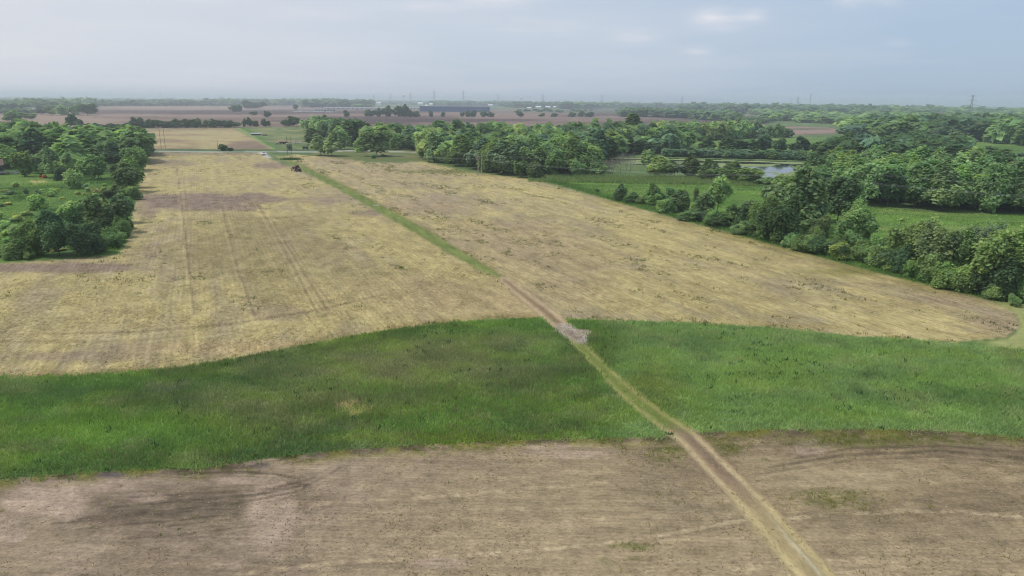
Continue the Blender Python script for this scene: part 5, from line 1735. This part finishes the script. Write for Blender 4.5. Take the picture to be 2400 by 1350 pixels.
LINE = [((383, 348), 46, M_POLEDARK, 'dark twin poles at the left of the back straw field'),
        ((680, 373), 52, M_POLEDARK, 'dark twin poles standing in the grass clump beside the lane end'),
        ((1125, 411), 49, M_POLE, 'pale twin poles with crossarm before the middle wood'),
        ((1872, 474), 78, M_POLE, 'pale twin poles rising behind the hedgerow near the pond')]
frames = []
for p, hp, mt, lb in LINE:
    o, h, g_ = h_frame(p[0], p[1], hp, 3.4, mt, lb, mt is M_POLE)
    frames.append((o.location.copy(), h, o.rotation_euler.z))
a, b = frames[2][0], frames[3][0]
ends = [(frames[0][0] + (frames[0][0] - frames[1][0]), frames[0][1], frames[0][2])] + frames + [(b + (b - a) * 1.0, frames[3][1], frames[3][2])]
for wi, off in enumerate((-2.9, 0.0, 2.9)):
    mb = MB()
    for (p0, h0, r0), (p1, h1, r1) in zip(ends[:-1], ends[1:]):
        q0 = Vector((p0.x + off * math.cos(r0), p0.y + off * math.sin(r0), h0 - 2.75))
        q1 = Vector((p1.x + off * math.cos(r1), p1.y + off * math.sin(r1), h1 - 2.75))
        pr = q0
        for i in range(1, 15):
            t = i / 14
            q = q0.lerp(q1, t) - Vector((0, 0, 2.6 * 4 * t * (1 - t)))
            mb.bar(pr, q, 0.011, 0.011, 4)
            pr = q
    o = mb.build('power_line_wire', M_WIRE)
    tag(o, ('lowest sagging wire nearest the camera between the twin poles', 'middle sagging wire between the twin poles', 'farthest sagging wire between the twin poles')[wi], 'wire', 'wires strung along the twin poles')
for wi, off in enumerate((-1.7, 1.7)):
    mb = MB()
    for (p0, h0, r0), (p1, h1, r1) in zip(ends[:-1], ends[1:]):
        q0 = Vector((p0.x + off * math.cos(r0), p0.y + off * math.sin(r0), h0))
        q1 = Vector((p1.x + off * math.cos(r1), p1.y + off * math.sin(r1), h1))
        pr = q0
        for i in range(1, 11):
            t = i / 10
            q = q0.lerp(q1, t) - Vector((0, 0, 1.5 * 4 * t * (1 - t)))
            mb.bar(pr, q, 0.009, 0.009, 4)
            pr = q
    o = mb.build('shield_wire', M_WIRE)
    tag(o, ('thin top wire on the near heads of the twin poles', 'thin top wire on the far heads of the twin poles')[wi], 'wire', 'wires strung along the twin poles')


def single_pole(px, py, hpx, mat, label, group, r=0.22, arms=True):
    x, y, k = gp(px, py)
    h = hpx * k
    o = empty('utility_pole', (x, y, 0), math.atan2(y, x) - math.pi / 2 + 0.5)
    tag(o, label, 'utility pole', group)
    cyl_pole('pole', h, r * 1.2, r * 0.8, mat, o)
    if arms:
        for dz in (0.6, 2.4, 4.2):
            MB().box((0, 0.2, h - dz), (3.2, 0.2, 0.24)).build('crossarm', mat, o)
    return Vector((x, y, h - 0.6))


PL = [(1374, 264, 13), (1422, 270, 16), (1480, 273, 18), (1547, 276, 24), (1622, 283, 22), (1707, 288, 21), (1806, 291, 29), (1921, 298, 32), (2063, 303, 23)]
wheres = ['leftmost pale pole at the far brown field', 'pale pole left of the planted tree row', 'pale pole at the left end of the planted tree row', 'pale pole in front of the planted tree row, left half',
          'pale pole in front of the planted tree row, right half', 'pale pole at the right end of the planted tree row', 'tall pale pole right of the planted tree row',
          'tall pale pole on the small brown field at right', 'rightmost pale pole in the far green slope']
pts = []
for (a, b, h), w in zip(PL, wheres):
    pts.append(single_pole(a, b, h, M_POLE, w, 'pale poles along the far brown field', 0.34))
mb = MB()
for q0, q1 in zip(pts[:-1], pts[1:]):
    pr = q0
    for i in range(1, 7):
        t = i / 6
        q = q0.lerp(q1, t) - Vector((0, 0, 2.5 * 4 * t * (1 - t)))
        mb.bar(pr, q, 0.04, 0.04, 4)
        pr = q
tag(mb.build('overhead_wire', M_WIRE), 'thin wire linking the pale poles along the far brown field', 'wire')
single_pole(511, 353, 27, M_POLEDARK, 'thin dark pole beside the round bush on the road verge', 'poles by the road', 0.13, False)
single_pole(474, 258, 12, M_POLEDARK, 'thin pole standing in the far left ploughed field', 'poles by the road', 0.3, False)


# ------------------------------------------------------------------ pylons, masts, water towers
def pylon(px, py, top, label, wide=1.0):
    x, y, k = gp(px, py)
    h = (py - top) * k
    s = h / 46.0
    o = empty('pylon', (x, y, 0), math.atan2(y, x) - math.pi / 2 + 0.25)
    tag(o, label, 'pylon', 'steel lattice pylons of the far transmission line')
    bw, tw = 4.2 * s, 1.0 * s
    r = 0.17 * s

    def corner(i, z):
        w = bw + (tw - bw) * min(z / (0.72 * h), 1.0)
        return Vector(((-1, 1, 1, -1)[i] * w, (-1, -1, 1, 1)[i] * w, z))
    for i in range(4):
        mb = MB().bar(corner(i, -0.5), corner(i, 0.72 * h), r, r * 0.8, 5)
        mb.bar(corner(i, 0.72 * h), corner(i, h), r * 0.8, r * 0.7, 5).build('leg', M_STEEL, o)
    zs = [0, 0.17, 0.32, 0.45, 0.56, 0.65, 0.72, 0.79, 0.86, 0.93, 1.0]
    mb = MB()
    for z0, z1 in zip(zs[:-1], zs[1:]):
        for i in range(4):
            j = (i + 1) % 4
            mb.bar(corner(i, z0 * h), corner(j, z1 * h), r * 0.5, n=4)
            mb.bar(corner(j, z0 * h), corner(i, z1 * h), r * 0.5, n=4)
            mb.bar(corner(i, z1 * h), corner(j, z1 * h), r * 0.5, n=4)
    mb.build('lattice_bracing', M_STEEL, o)
    for z, l in ((0.60, 11.5 * wide), (0.79, 7.5), (0.95, 5.0)):
        l *= s
        mb = MB()
        for sg in (-1, 1):
            tip = Vector((sg * l, 0, z * h + 0.3 * s))
            for yy in (-tw, tw):
                mb.bar((sg * tw, yy, z * h), tip, r * 0.6, n=4)
                mb.bar((sg * tw, yy, z * h + 2.2 * s), tip, r * 0.6, n=4)
            mb.bar(tip, tip - Vector((0, 0, 2.4 * s)), r * 0.6, n=4)
        mb.build('crossarm', M_STEEL, o)
    return Vector((x, y, h))


PY = [(2270, 284, 225, 'largest lattice pylon rising from the woods at far right'), (1867, 264, 228, 'lattice pylon left of the slim mast at right'), (1597, 258, 227, 'lattice pylon above the woods right of centre'),
      (1410, 253, 224, 'lattice pylon right of the second water tower'), (1272, 252, 221, 'lattice pylon beside the white buildings right of the blue hall'), (1167, 250, 222, 'lattice pylon over the right end of the blue hall'),
      (1086, 250, 214, 'tallest lattice pylon over the middle of the blue hall'), (1018, 249, 215, 'lattice pylon over the left end of the blue hall'), (963, 247, 219, 'lattice pylon right of the first water tower'),
      (916, 246, 220, 'small lattice pylon left of the first water tower'), (877, 246, 222, 'smallest lattice pylon right of the grain silos')]
for a in PY:
    pylon(*a, wide=1.15 if a[0] > 2000 else 0.8)


def mast(px, py, top, label, r=0.9):
    x, y, k = gp(px, py)
    h = (py - top) * k
    o = empty('antenna_mast', (x, y, 0))
    tag(o, label, 'mast', 'slim masts on the horizon')
    MB().bar((0, 0, -0.5), (0, 0, h), r, r * 0.5, 8).build('pole', M_STEEL, o)
    if r > 0.8:
        for z in (0.98, 0.90, 0.80):
            mb = MB()
            for i in range(3):
                t = i * 2.094
                c = (2.0 * math.cos(t), 2.0 * math.sin(t), z * h)
                mb.box(c, (1.3, 1.3, 3.2), t).bar((0, 0, z * h), c, 0.2, n=4)
            mb.build('antenna_array', M_STEEL, o)


mast(1896, 264, 221, 'slim antenna mast with panels near the right pylons', 1.1)
mast(753, 246, 214, 'thin mast on the horizon left of the grain silos', 0.7)
mast(842, 246, 217, 'thin mast right behind the grain silos', 0.7)
mast(206, 246, 212, 'thin mast on the horizon at left', 0.6)
mast(1852, 262, 228, 'thin mast left of the right pylon', 0.6)


def water_tower(px, py, top, label, w=7):
    x, y, k = gp(px, py)
    h, r = (py - top) * k, w * k / 2
    o = empty('water_tower', (x, y, 0))
    tag(o, label, 'water tower', 'white water towers on the horizon')
    MB().lathe([(r * 0.55, -0.5), (r * 0.22, r * 0.5), (r * 0.2, h - r * 1.6), (r * 0.3, h - r * 1.5)], n=12).build('stem', M_WHITE, o)
    MB().lathe([(r * 0.25, h - r * 1.55), (r * 0.75, h - r * 1.2), (r, h - r * 0.75), (r * 0.92, h - r * 0.35), (r * 0.5, h - r * 0.05), (0.05, h)], n=16).build('tank', M_WHITE, o)


water_tower(947, 250, 222.5, 'white water tower left of the pylons above the blue hall', 7)
water_tower(1221, 252, 228, 'white water tower right of the blue hall', 6)
water_tower(379, 246, 217, 'small dark looking water tower on the left horizon', 3.5)
water_tower(1747, 254, 236, 'tiny white water tower on the right horizon', 3)


# ------------------------------------------------------------------ buildings
def building(name, px, py, wpx, hpx, depth, wall, roof, label, cat='house', group=None, form='gable', nwin=4, rz=0.0, door=True, wh=0.58):
    x, y, k = gp(px, py)
    w, h = wpx * k, hpx * k
    o = empty(name, (x, y + 0.0, -0.1), math.atan2(y, x) - math.pi / 2 + rz)
    tag(o, label, cat, group)
    hw = h * wh if form != 'flat' else h * 0.86
    MB().box((0, depth / 2, hw / 2), (w, depth, hw)).build('wall', wall, o)
    ov = min(0.6, 0.04 * w)
    if form == 'gable':
        prof = [(-0.5 - ov, hw + 0.02), (depth / 2, h), (depth + 0.5 + ov, hw + 0.02), (depth / 2, hw - 0.02 + 0.04)]
        MB().prism([(a, b) for a, b in prof], -w / 2 - ov, w / 2 + ov, axis='x').build('roof', roof, o)
    elif form == 'hip':
        mb = MB()
        a, d = w / 2 + 0.6, depth + 1.2
        r = max(w / 2 - depth * 0.4, w * 0.1)
        vs = [(-a, -0.6, hw + .02), (a, -0.6, hw + .02), (a, d - 0.6, hw + .02), (-a, d - 0.6, hw + .02), (-r, depth / 2, h), (r, depth / 2, h)]
        mb.add(vs, [(0, 1, 5, 4), (1, 2, 5), (2, 3, 4, 5), (3, 0, 4), (3, 2, 1, 0)]).build('roof', roof, o)
    else:
        MB().box((0, depth / 2, hw + (h - hw) / 2 + 0.02), (w + ov, depth + ov, h - hw)).build('roof', roof, o)
    ww, wz = min(w / (nwin * 2 + 1), 3.0 if w < 60 else 5.0), hw * 0.42
    for i in range(nwin):
        cx = (i + 0.5) / nwin * w * 0.92 - w * 0.46
        if door and i == nwin // 2:
            MB().box((cx, -0.03, hw * 0.34), (ww * 1.1, 0.1, hw * 0.66)).build('door', M_DARKWALL, o)
        else:
            f = MB().box((cx, -0.03, hw * 0.55), (ww, 0.1, wz)).build('window', M_GLASS, o)
    return o, w, h, hw


# the blue hall
o, w, h, hw = building('warehouse', 1066, 262, 164, 13, 70, M_BLUE, M_GREYROOF, 'long blue metal warehouse with pale roof edge on the far plain', 'warehouse', form='flat', nwin=1, door=False)
for c in [c for c in o.children if c.name.startswith('window')]:
    bpy.data.objects.remove(c)
pm = MB().box((0, 0, 0), (w / 24 - 0.9, 0.3, hw * 0.93)).mesh('wall_panel', M_BLUE)
for i in range(24):
    c = link('wall_panel', pm, o)
    c.location = ((i + 0.5) / 24 * w - w / 2, -0.17, hw * 0.49)
MB().box((w * 0.33, -6, hw * 0.42), (w * 0.10, 12, hw * 0.10)).build('canopy', M_GREYROOF, o)
for i in range(3):
    MB().box((w * (0.30 + 0.035 * i), -0.36, hw * 0.16), (w * 0.02, 0.1, hw * 0.3)).build('loading_door', M_DARKWALL, o)
building('annex', 984, 258, 52, 6, 40, M_CREAM, M_WHITEROOF, 'low pale annex at the left end of the blue warehouse', 'building', form='flat', nwin=6)
building('works_hall', 832, 257, 140, 5, 60, M_CREAM, M_WHITEROOF, 'very long low hall with white roof left of the blue warehouse', 'building', form='flat', nwin=12)
building('works_office', 762, 262, 52, 7, 30, M_CREAM, M_GREYROOF, 'cream office block in front of the white roofed hall', 'building', form='flat', nwin=7)
x0, y0, k0 = gp(715, 262)
o = MB().box((0, 0, 0.05), (95 * k0, 60, 0.1)).build('concrete_yard', mat_plain('pale_concrete', (0.55, 0.54, 0.52), 0.9, 0.1))
o.location = (x0 + 20 * k0, y0 - 10, 0.25)
tag(o, kind='structure')
# silos
x, y, k = gp(836, 247)
o = empty('grain_elevator', (x, y, 0))
tag(o, 'white grain elevator with round silos on the left horizon', 'grain elevator')
for i in range(3):
    MB().lathe([(2.0 * k, -1), (2.0 * k, 13 * k), (0.3, 14.5 * k)], ((i - 1.6) * 3.6 * k, 0, 0), 14).build('silo', M_WHITE, o)
MB().box((2.4 * k, 0, 9 * k), (3 * k, 3 * k, 19 * k)).build('head_house', M_WHITE, o)

building('barn', 169, 269, 30, 7.5, 14, M_DARKWALL, M_WHITEROOF, 'long barn with white roof among trees in the far left field', 'barn', nwin=5, wh=0.45)
building('barn', 72, 258, 19, 6, 12, M_REDBARN, M_GREYROOF, 'dark red barn with grey roof before the far left wood', 'barn', nwin=4)
building('farmhouse', 120, 266, 10, 6, 9, M_WHITE, M_GREYROOF, 'small white farmhouse left of the long white roofed barn', 'house', nwin=3)
building('house', 2192, 277, 27, 14, 14, M_BRICK, M_BROWNROOF, 'large brown house with hipped roof on the far right slope', 'house', form='hip', nwin=5, wh=0.6)
building('house', 2180, 279, 20, 6, 8, M_WHITE, M_WHITEROOF, 'white porch wing at the left of the large brown house', 'house', form='flat', nwin=4)
building('house', 2336, 274, 24, 9, 12, M_CREAM, M_GREYROOF, 'pale house with wide grey roof in the far right woods', 'house', form='hip', nwin=5)
building('house', 2288, 272, 9, 6, 9, M_WHITE, M_WHITEROOF, 'small white house left of the wide grey roofed one', 'house', nwin=3)
building('house', 1946, 265, 15, 8, 12, M_WHITE, M_WHITEROOF, 'bright white house among the woods right of the mast', 'house', nwin=4)
building('house', 1886, 271, 11, 5, 9, M_WHITE, M_GREYROOF, 'low white house left of the bright white one', 'house', nwin=3)
building('house', 1664, 255, 22, 5, 10, M_CREAM, M_GREYROOF, 'long grey house at the edge of the right ploughed field', 'house', nwin=4)
TOWN = [(57, 240, 14, 5), (95, 240, 16, 4), (188, 243, 11, 5), (250, 241, 18, 5), (252, 243, 14, 4), (328, 242, 12, 4), (346, 239, 10, 4), (384, 243, 10, 4), (400, 243, 8, 5), (453, 243, 12, 4), (468, 242, 8, 4),
        (523, 240, 12, 5), (641, 242, 8, 4), (800, 249, 12, 4), (886, 244, 18, 5), (873, 248, 10, 3), (985, 245, 14, 5), (1010, 246, 9, 4), (1000, 249, 8, 3), (1256, 250, 11, 8), (1279, 250, 11, 7), (1262, 253, 16, 4), (1284, 253, 14, 4),
        (1300, 253, 9, 3.5), (1318, 252, 13, 5), (1150, 249, 14, 4), (1478, 253, 5, 5), (1508, 252, 14, 5), (1520, 252, 6, 4), (700, 243, 10, 3), (1240, 255, 12, 3), (590, 241, 8, 3), (300, 240, 9, 3), (150, 239, 10, 3)]
for i, (px, py, w_, h_) in enumerate(TOWN):
    if px < 1100:
        lb, gr = 'white roofed building among the far trees of the left horizon', 'white buildings along the left horizon'
    else:
        lb, gr = 'white building before the far trees right of the blue warehouse', 'white buildings right of the blue warehouse'
    building('far_building', px, py + (2.5 if px < 1100 else 0.5), w_ * 0.8, h_ + (3 if px < 1100 else 1), 20, M_WHITE, M_WHITEROOF, lb, 'building', gr, form='gable', nwin=3)
# the house cut by the left picture edge
o, w, h, hw = building('house', -16, 409, 44, 34, 12, M_DARKWALL, M_BROWNROOF, 'dark walled house cut off by the left picture edge', 'house', nwin=4, wh=0.62)
MB().box((w * 0.42, -2.4, 1.0), (w * 0.5, 4.2, 0.25)).build('deck', M_GREYROOF, o)
MB().box((w * 0.42, -4.45, 1.5), (w * 0.5, 0.1, 0.9)).build('railing', M_POLE, o)
# farmyard sheds
building('shed', 600, 317, 22, 5.5, 7, M_DARKWALL, M_GREYROOF, 'low dark shed with grey roof in the green paddock', 'shed', nwin=3)
building('shed', 621, 317.5, 10, 3.2, 5, M_DARKWALL, M_BROWNROOF, 'small low shed right of the grey roofed one', 'shed', nwin=2)


# ------------------------------------------------------------------ vehicles
def wheels(root, xs, half, r, w, rimmat, tyre=M_TYRE):
    for x in xs:
        for s in (-1, 1):
            c = Vector((x[0] if isinstance(x, tuple) else x, s * half, r))
            t = MB().bar(c - Vector((0, w / 2, 0)), c + Vector((0, w / 2, 0)), r, n=16).build('wheel', tyre, root)
            MB().bar(c - Vector((0, w / 2 + 0.02, 0)), c + Vector((0, w / 2 + 0.02, 0)), r * 0.58, n=12).build('rim', rimmat, t)


def car(name, px, py, rz, paint_mat, label, kind='car', scale=1.0):
    x, y, k = gp(px, py)
    o = empty(name, (x, y, 0.02), rz)
    tag(o, label, kind)
    o.scale = (scale,) * 3
    if kind == 'pickup truck':
        body = [(-2.8, 0.5), (2.75, 0.5), (2.8, 1.0), (2.65, 1.15), (1.3, 1.2), (-2.8, 1.2)]
        cab = [(-0.9, 1.2), (1.3, 1.2), (0.65, 1.85), (-0.7, 1.88)]
        MB().prism(body, -0.98, 0.98).build('body', paint_mat, o)
        MB().prism(cab, -0.88, 0.88).build('cab', paint_mat, o)
        MB().add([(1.32, -0.8, 1.22), (1.32, 0.8, 1.22), (0.70, 0.74, 1.82), (0.70, -0.74, 1.82)], [(0, 1, 2, 3)]).build('windscreen', M_GLASS, o)
        MB().box((2.8, 0, 0.85), (0.08, 1.5, 0.3)).build('grille', M_BLACK, o)
        for s in (-1, 1):
            MB().box((0.2, s * 0.9, 1.5), (1.3, 0.06, 0.42)).build('side_window', M_GLASS, o)
            MB().box((2.79, s * 0.75, 0.98), (0.08, 0.3, 0.2)).build('headlight', M_WHITE, o)
        MB().box((2.85, 0, 0.55), (0.15, 1.9, 0.25)).build('bumper', M_SILVER, o)
        wheels(o, (1.75, -1.75), 0.88, 0.40, 0.26, M_SILVER)
    else:
        body = [(-2.2, 0.35), (2.2, 0.35), (2.25, 0.7), (1.3, 0.92), (-2.2, 0.98)]
        cab = [(-1.9, 0.95), (1.2, 0.92), (0.5, 1.42), (-1.4, 1.44)]
        MB().prism(body, -0.88, 0.88).build('body', paint_mat, o)
        MB().prism(cab, -0.76, 0.76).build('cabin', M_GLASS, o)
        MB().box((-0.45, 0, 1.45), (1.7, 1.4, 0.06)).build('roof', paint_mat, o)
        wheels(o, (1.35, -1.35), 0.80, 0.33, 0.22, M_SILVER)
    return o


car('pickup_truck', 618, 363.5, math.atan2(-0.91, 0.45), M_WHITE, 'white pickup truck on the stone drive by the road', 'pickup truck', 1.15)
car('parked_car', 37, 408, 0.3, M_SILVER, 'silver car parked beside the house at the left picture edge')
car('parked_car', 651, 339, 0.4, M_SILVER, 'silver car at the left end of the farmyard row')
car('parked_car', 697, 336.5, 0.2, M_WHITE, 'white car parked in the paddock right of the poles', 'car', 1.35)
car('parked_car', 676, 338, 1.2, M_WHITE, 'small white car at the right end of the farmyard row')


def wagon(px, py, rz, mat, label):
    x, y, k = gp(px, py)
    o = empty('farm_wagon', (x, y, 0), rz)
    tag(o, label, 'wagon')
    MB().box((0, 0, 1.6), (4.2, 2.2, 1.3), taper=1.12).build('box', mat, o)
    MB().bar((2.1, 0, 0.7), (3.8, 0, 0.5), 0.08).build('drawbar', M_BLACK, o)
    MB().box((0, 0, 0.85), (4.4, 0.9, 0.2)).build('chassis', M_BLACK, o)
    wheels(o, (1.4, -1.4), 0.95, 0.5, 0.3, M_RUST)


wagon(661, 338, 0.5, M_DARKWALL, 'dark farm wagon second in the farmyard row')
wagon(669, 338, 0.2, M_RUST, 'rusty farm wagon third in the farmyard row')
wagon(733, 347, 0.8, M_DARKWALL, 'dark wagon at the left foot of the farmyard trees')
wagon(716, 350, 0.1, M_BLACK, 'black wagon near the road left of the farmyard trees')

TR = [('white trailer under the dark trees, leftmost of the group', 2173, 339), ('white trailer second from left under the dark trees', 2181, 342), ('white trailer third from left under the dark trees', 2197, 339), ('white trailer rightmost under the dark trees', 2213, 342)]
for i, (lb, px, py) in enumerate(TR):
    x, y, k = gp(px, py + 5)
    o = empty('box_trailer', (x, y, 0), 0.3 * i)
    tag(o, lb, 'trailer', 'white trailers parked under the dark trees')
    MB().box((0, 0, 2.6), (6.5, 2.6, 3.6)).build('box', M_WHITE, o)
    MB().box((0, -1.31, 2.3), (1.6, 0.05, 2.2)).build('door', M_SILVER, o)
    wheels(o, (-0.7, 0.7), 1.2, 0.45, 0.25, M_SILVER)

for i, (px, py) in enumerate([(703, 262.5), (712, 263), (722, 263), (733, 263.2), (744, 263.4), (757, 263.6), (772, 264)]):
    x, y, k = gp(px, py)
    o = empty('lorry', (x, y, 0.3), 0.4 * (i % 3) + 0.2)
    tag(o, 'white lorry parked before the cream office block', 'lorry', 'white lorries parked at the far works')
    MB().box((-1.5, 0, 2.6), (11, 2.8, 3.4)).build('cargo_box', M_WHITE, o)
    MB().box((5.6, 0, 1.9), (2.4, 2.6, 2.6), taper=0.92).build('cab', M_WHITE, o)
    wheels(o, (-5.5, -4, 4.8), 1.15, 0.55, 0.3, M_SILVER)


# ride-on mower left of centre in the woodlot meadow
x, y, k = gp(101, 417)
o = empty('ride_on_mower', (x, y, 0), -0.4)
tag(o, 'orange ride-on mower parked before the left woodlot', 'mower')
MB().prism([(0.1, 0.45), (1.35, 0.45), (1.3, 0.95), (0.2, 1.05)], -0.38, 0.38).build('hood', M_ORANGE, o)
MB().box((-0.45, 0, 0.6), (1.1, 0.9, 0.3)).build('chassis', M_BLACK, o)
MB().box((-0.5, 0, 0.95), (0.5, 0.5, 0.12)).box((-0.75, 0, 1.2), (0.12, 0.5, 0.5)).build('seat', M_BLACK, o)
MB().bar((-0.9, -0.45, 0.7), (-0.9, -0.45, 2.0), 0.04).bar((-0.9, 0.45, 0.7), (-0.9, 0.45, 2.0), 0.04).bar((-0.9, -0.45, 2.0), (-0.9, 0.45, 2.0), 0.04).build('roll_bar', M_BLACK, o)
MB().box((0.2, 0, 0.25), (1.2, 1.5, 0.2)).build('mower_deck', M_ORANGE, o)
wheels(o, (-0.7,), 0.55, 0.45, 0.3, M_ORANGE)
wheels(o, (1.0,), 0.45, 0.3, 0.2, M_ORANGE)
o.scale = (1.5, 1.5, 1.5)


# the red tractor and the implement it pulls
def tractor():
    x, y, k = gp(698, 402)
    o = empty('tractor', (x, y, 0), math.atan2(-0.91, 0.52))
    tag(o, 'large red tractor with dark cab working near the top of the green lane', 'tractor')
    MB().prism([(0.3, 1.15), (2.75, 1.05), (2.8, 1.55), (2.4, 1.85), (0.3, 2.05)], -0.48, 0.48).build('hood', M_RED, o)
    MB().box((2.80, 0, 1.35), (0.08, 0.8, 0.55)).build('grille', M_BLACK, o)
    for s in (-1, 1):
        MB().box((2.82, s * 0.32, 1.72), (0.06, 0.2, 0.14)).build('headlight', M_WHITE, o)
    MB().box((0.6, 0, 0.85), (4.2, 0.7, 0.5)).build('chassis', M_BLACK, o)
    MB().box((-0.75, 0, 2.2), (1.75, 1.55, 1.5), taper=0.92).build('cab', M_GLASS, o)
    MB().box((-0.75, 0, 3.02), (1.95, 1.7, 0.2)).build('cab_roof', M_RED, o)
    mb = MB()
    for sx in (-1.58, 0.08):
        for sy in (-0.75, 0.75):
            mb.bar((sx, sy, 1.5), (sx * 0.96 - 0.03, sy * 0.94, 2.95), 0.06)
    mb.build('cab_post', M_BLACK, o)
    for s in (-1, 1):
        f = MB()
        prof = [(-1.2 + 1.08 * math.cos(t), 1.0 + 1.08 * math.sin(t)) for t in np.linspace(0.3, 2.8, 8)]
        prof += [(-1.2 + 0.98 * math.cos(t), 1.0 + 0.98 * math.sin(t)) for t in np.linspace(2.8, 0.3, 8)]
        f.prism(prof, s * 1.2 - 0.33, s * 1.2 + 0.33).build('mudguard', M_RED, o)
    MB().bar((1.3, 0.42, 1.9), (1.3, 0.42, 3.0), 0.07).build('exhaust', M_BLACK, o)
    wheels(o, (-1.2,), 1.2, 0.95, 0.6, M_RIM)
    wheels(o, (2.0,), 1.05, 0.66, 0.45, M_RIM)
    MB().box((3.0, 0, 0.75), (0.3, 0.9, 0.4)).build('front_weight', M_BLACK, o)
    o.scale = (1.12,) * 3
    # implement
    d = Vector((math.cos(o.rotation_euler.z), math.sin(o.rotation_euler.z), 0))
    p = Vector((x, y, 0)) - d * 5.4
    q = empty('seed_drill', p, o.rotation_euler.z)
    tag(q, 'red and dark farm implement hitched behind the red tractor', 'farm implement')
    mb = MB()
    for yy in (-1.5, 1.5):
        mb.bar((-1.6, yy, 0.9), (1.2, yy, 0.9), 0.09)
    for xx in (-1.6, -0.2, 1.2):
        mb.bar((xx, -1.9, 0.9), (xx, 1.9, 0.9), 0.09)
    mb.bar((1.2, 0, 0.9), (3.0, 0, 0.7), 0.1)
    mb.build('frame', M_BLACK, q)
    MB().prism([(-0.45, 1.0), (0.45, 1.0), (0.75, 2.0), (-0.75, 2.0)], -1.6, 1.6).build('hopper', M_RED, q)
    MB().box((0, 0, 2.05), (1.55, 3.3, 0.08)).build('hopper_lid', M_BLACK, q)
    for i in range(9):
        yy = -1.7 + i * 0.425
        MB().bar((-1.5, yy - 0.02, 0.28), (-1.5, yy + 0.02, 0.28), 0.3, n=12).build('disc', M_SILVER, q)
    wheels(q, (-0.3,), 2.0, 0.5, 0.35, M_RIM)
    q.scale = (1.1,) * 3


tractor()

# pale board lying across the lane
x, y, k = gp(881, 482)
o = MB().box((0, 0, 0.1), (2.4, 0.35, 0.12)).build('board', M_WHITE)
o.location = (x, y, 0.06)
o.rotation_euler = (0.02, 0.0, 0.12)
tag(o, 'pale board lying across the green lane', 'board')
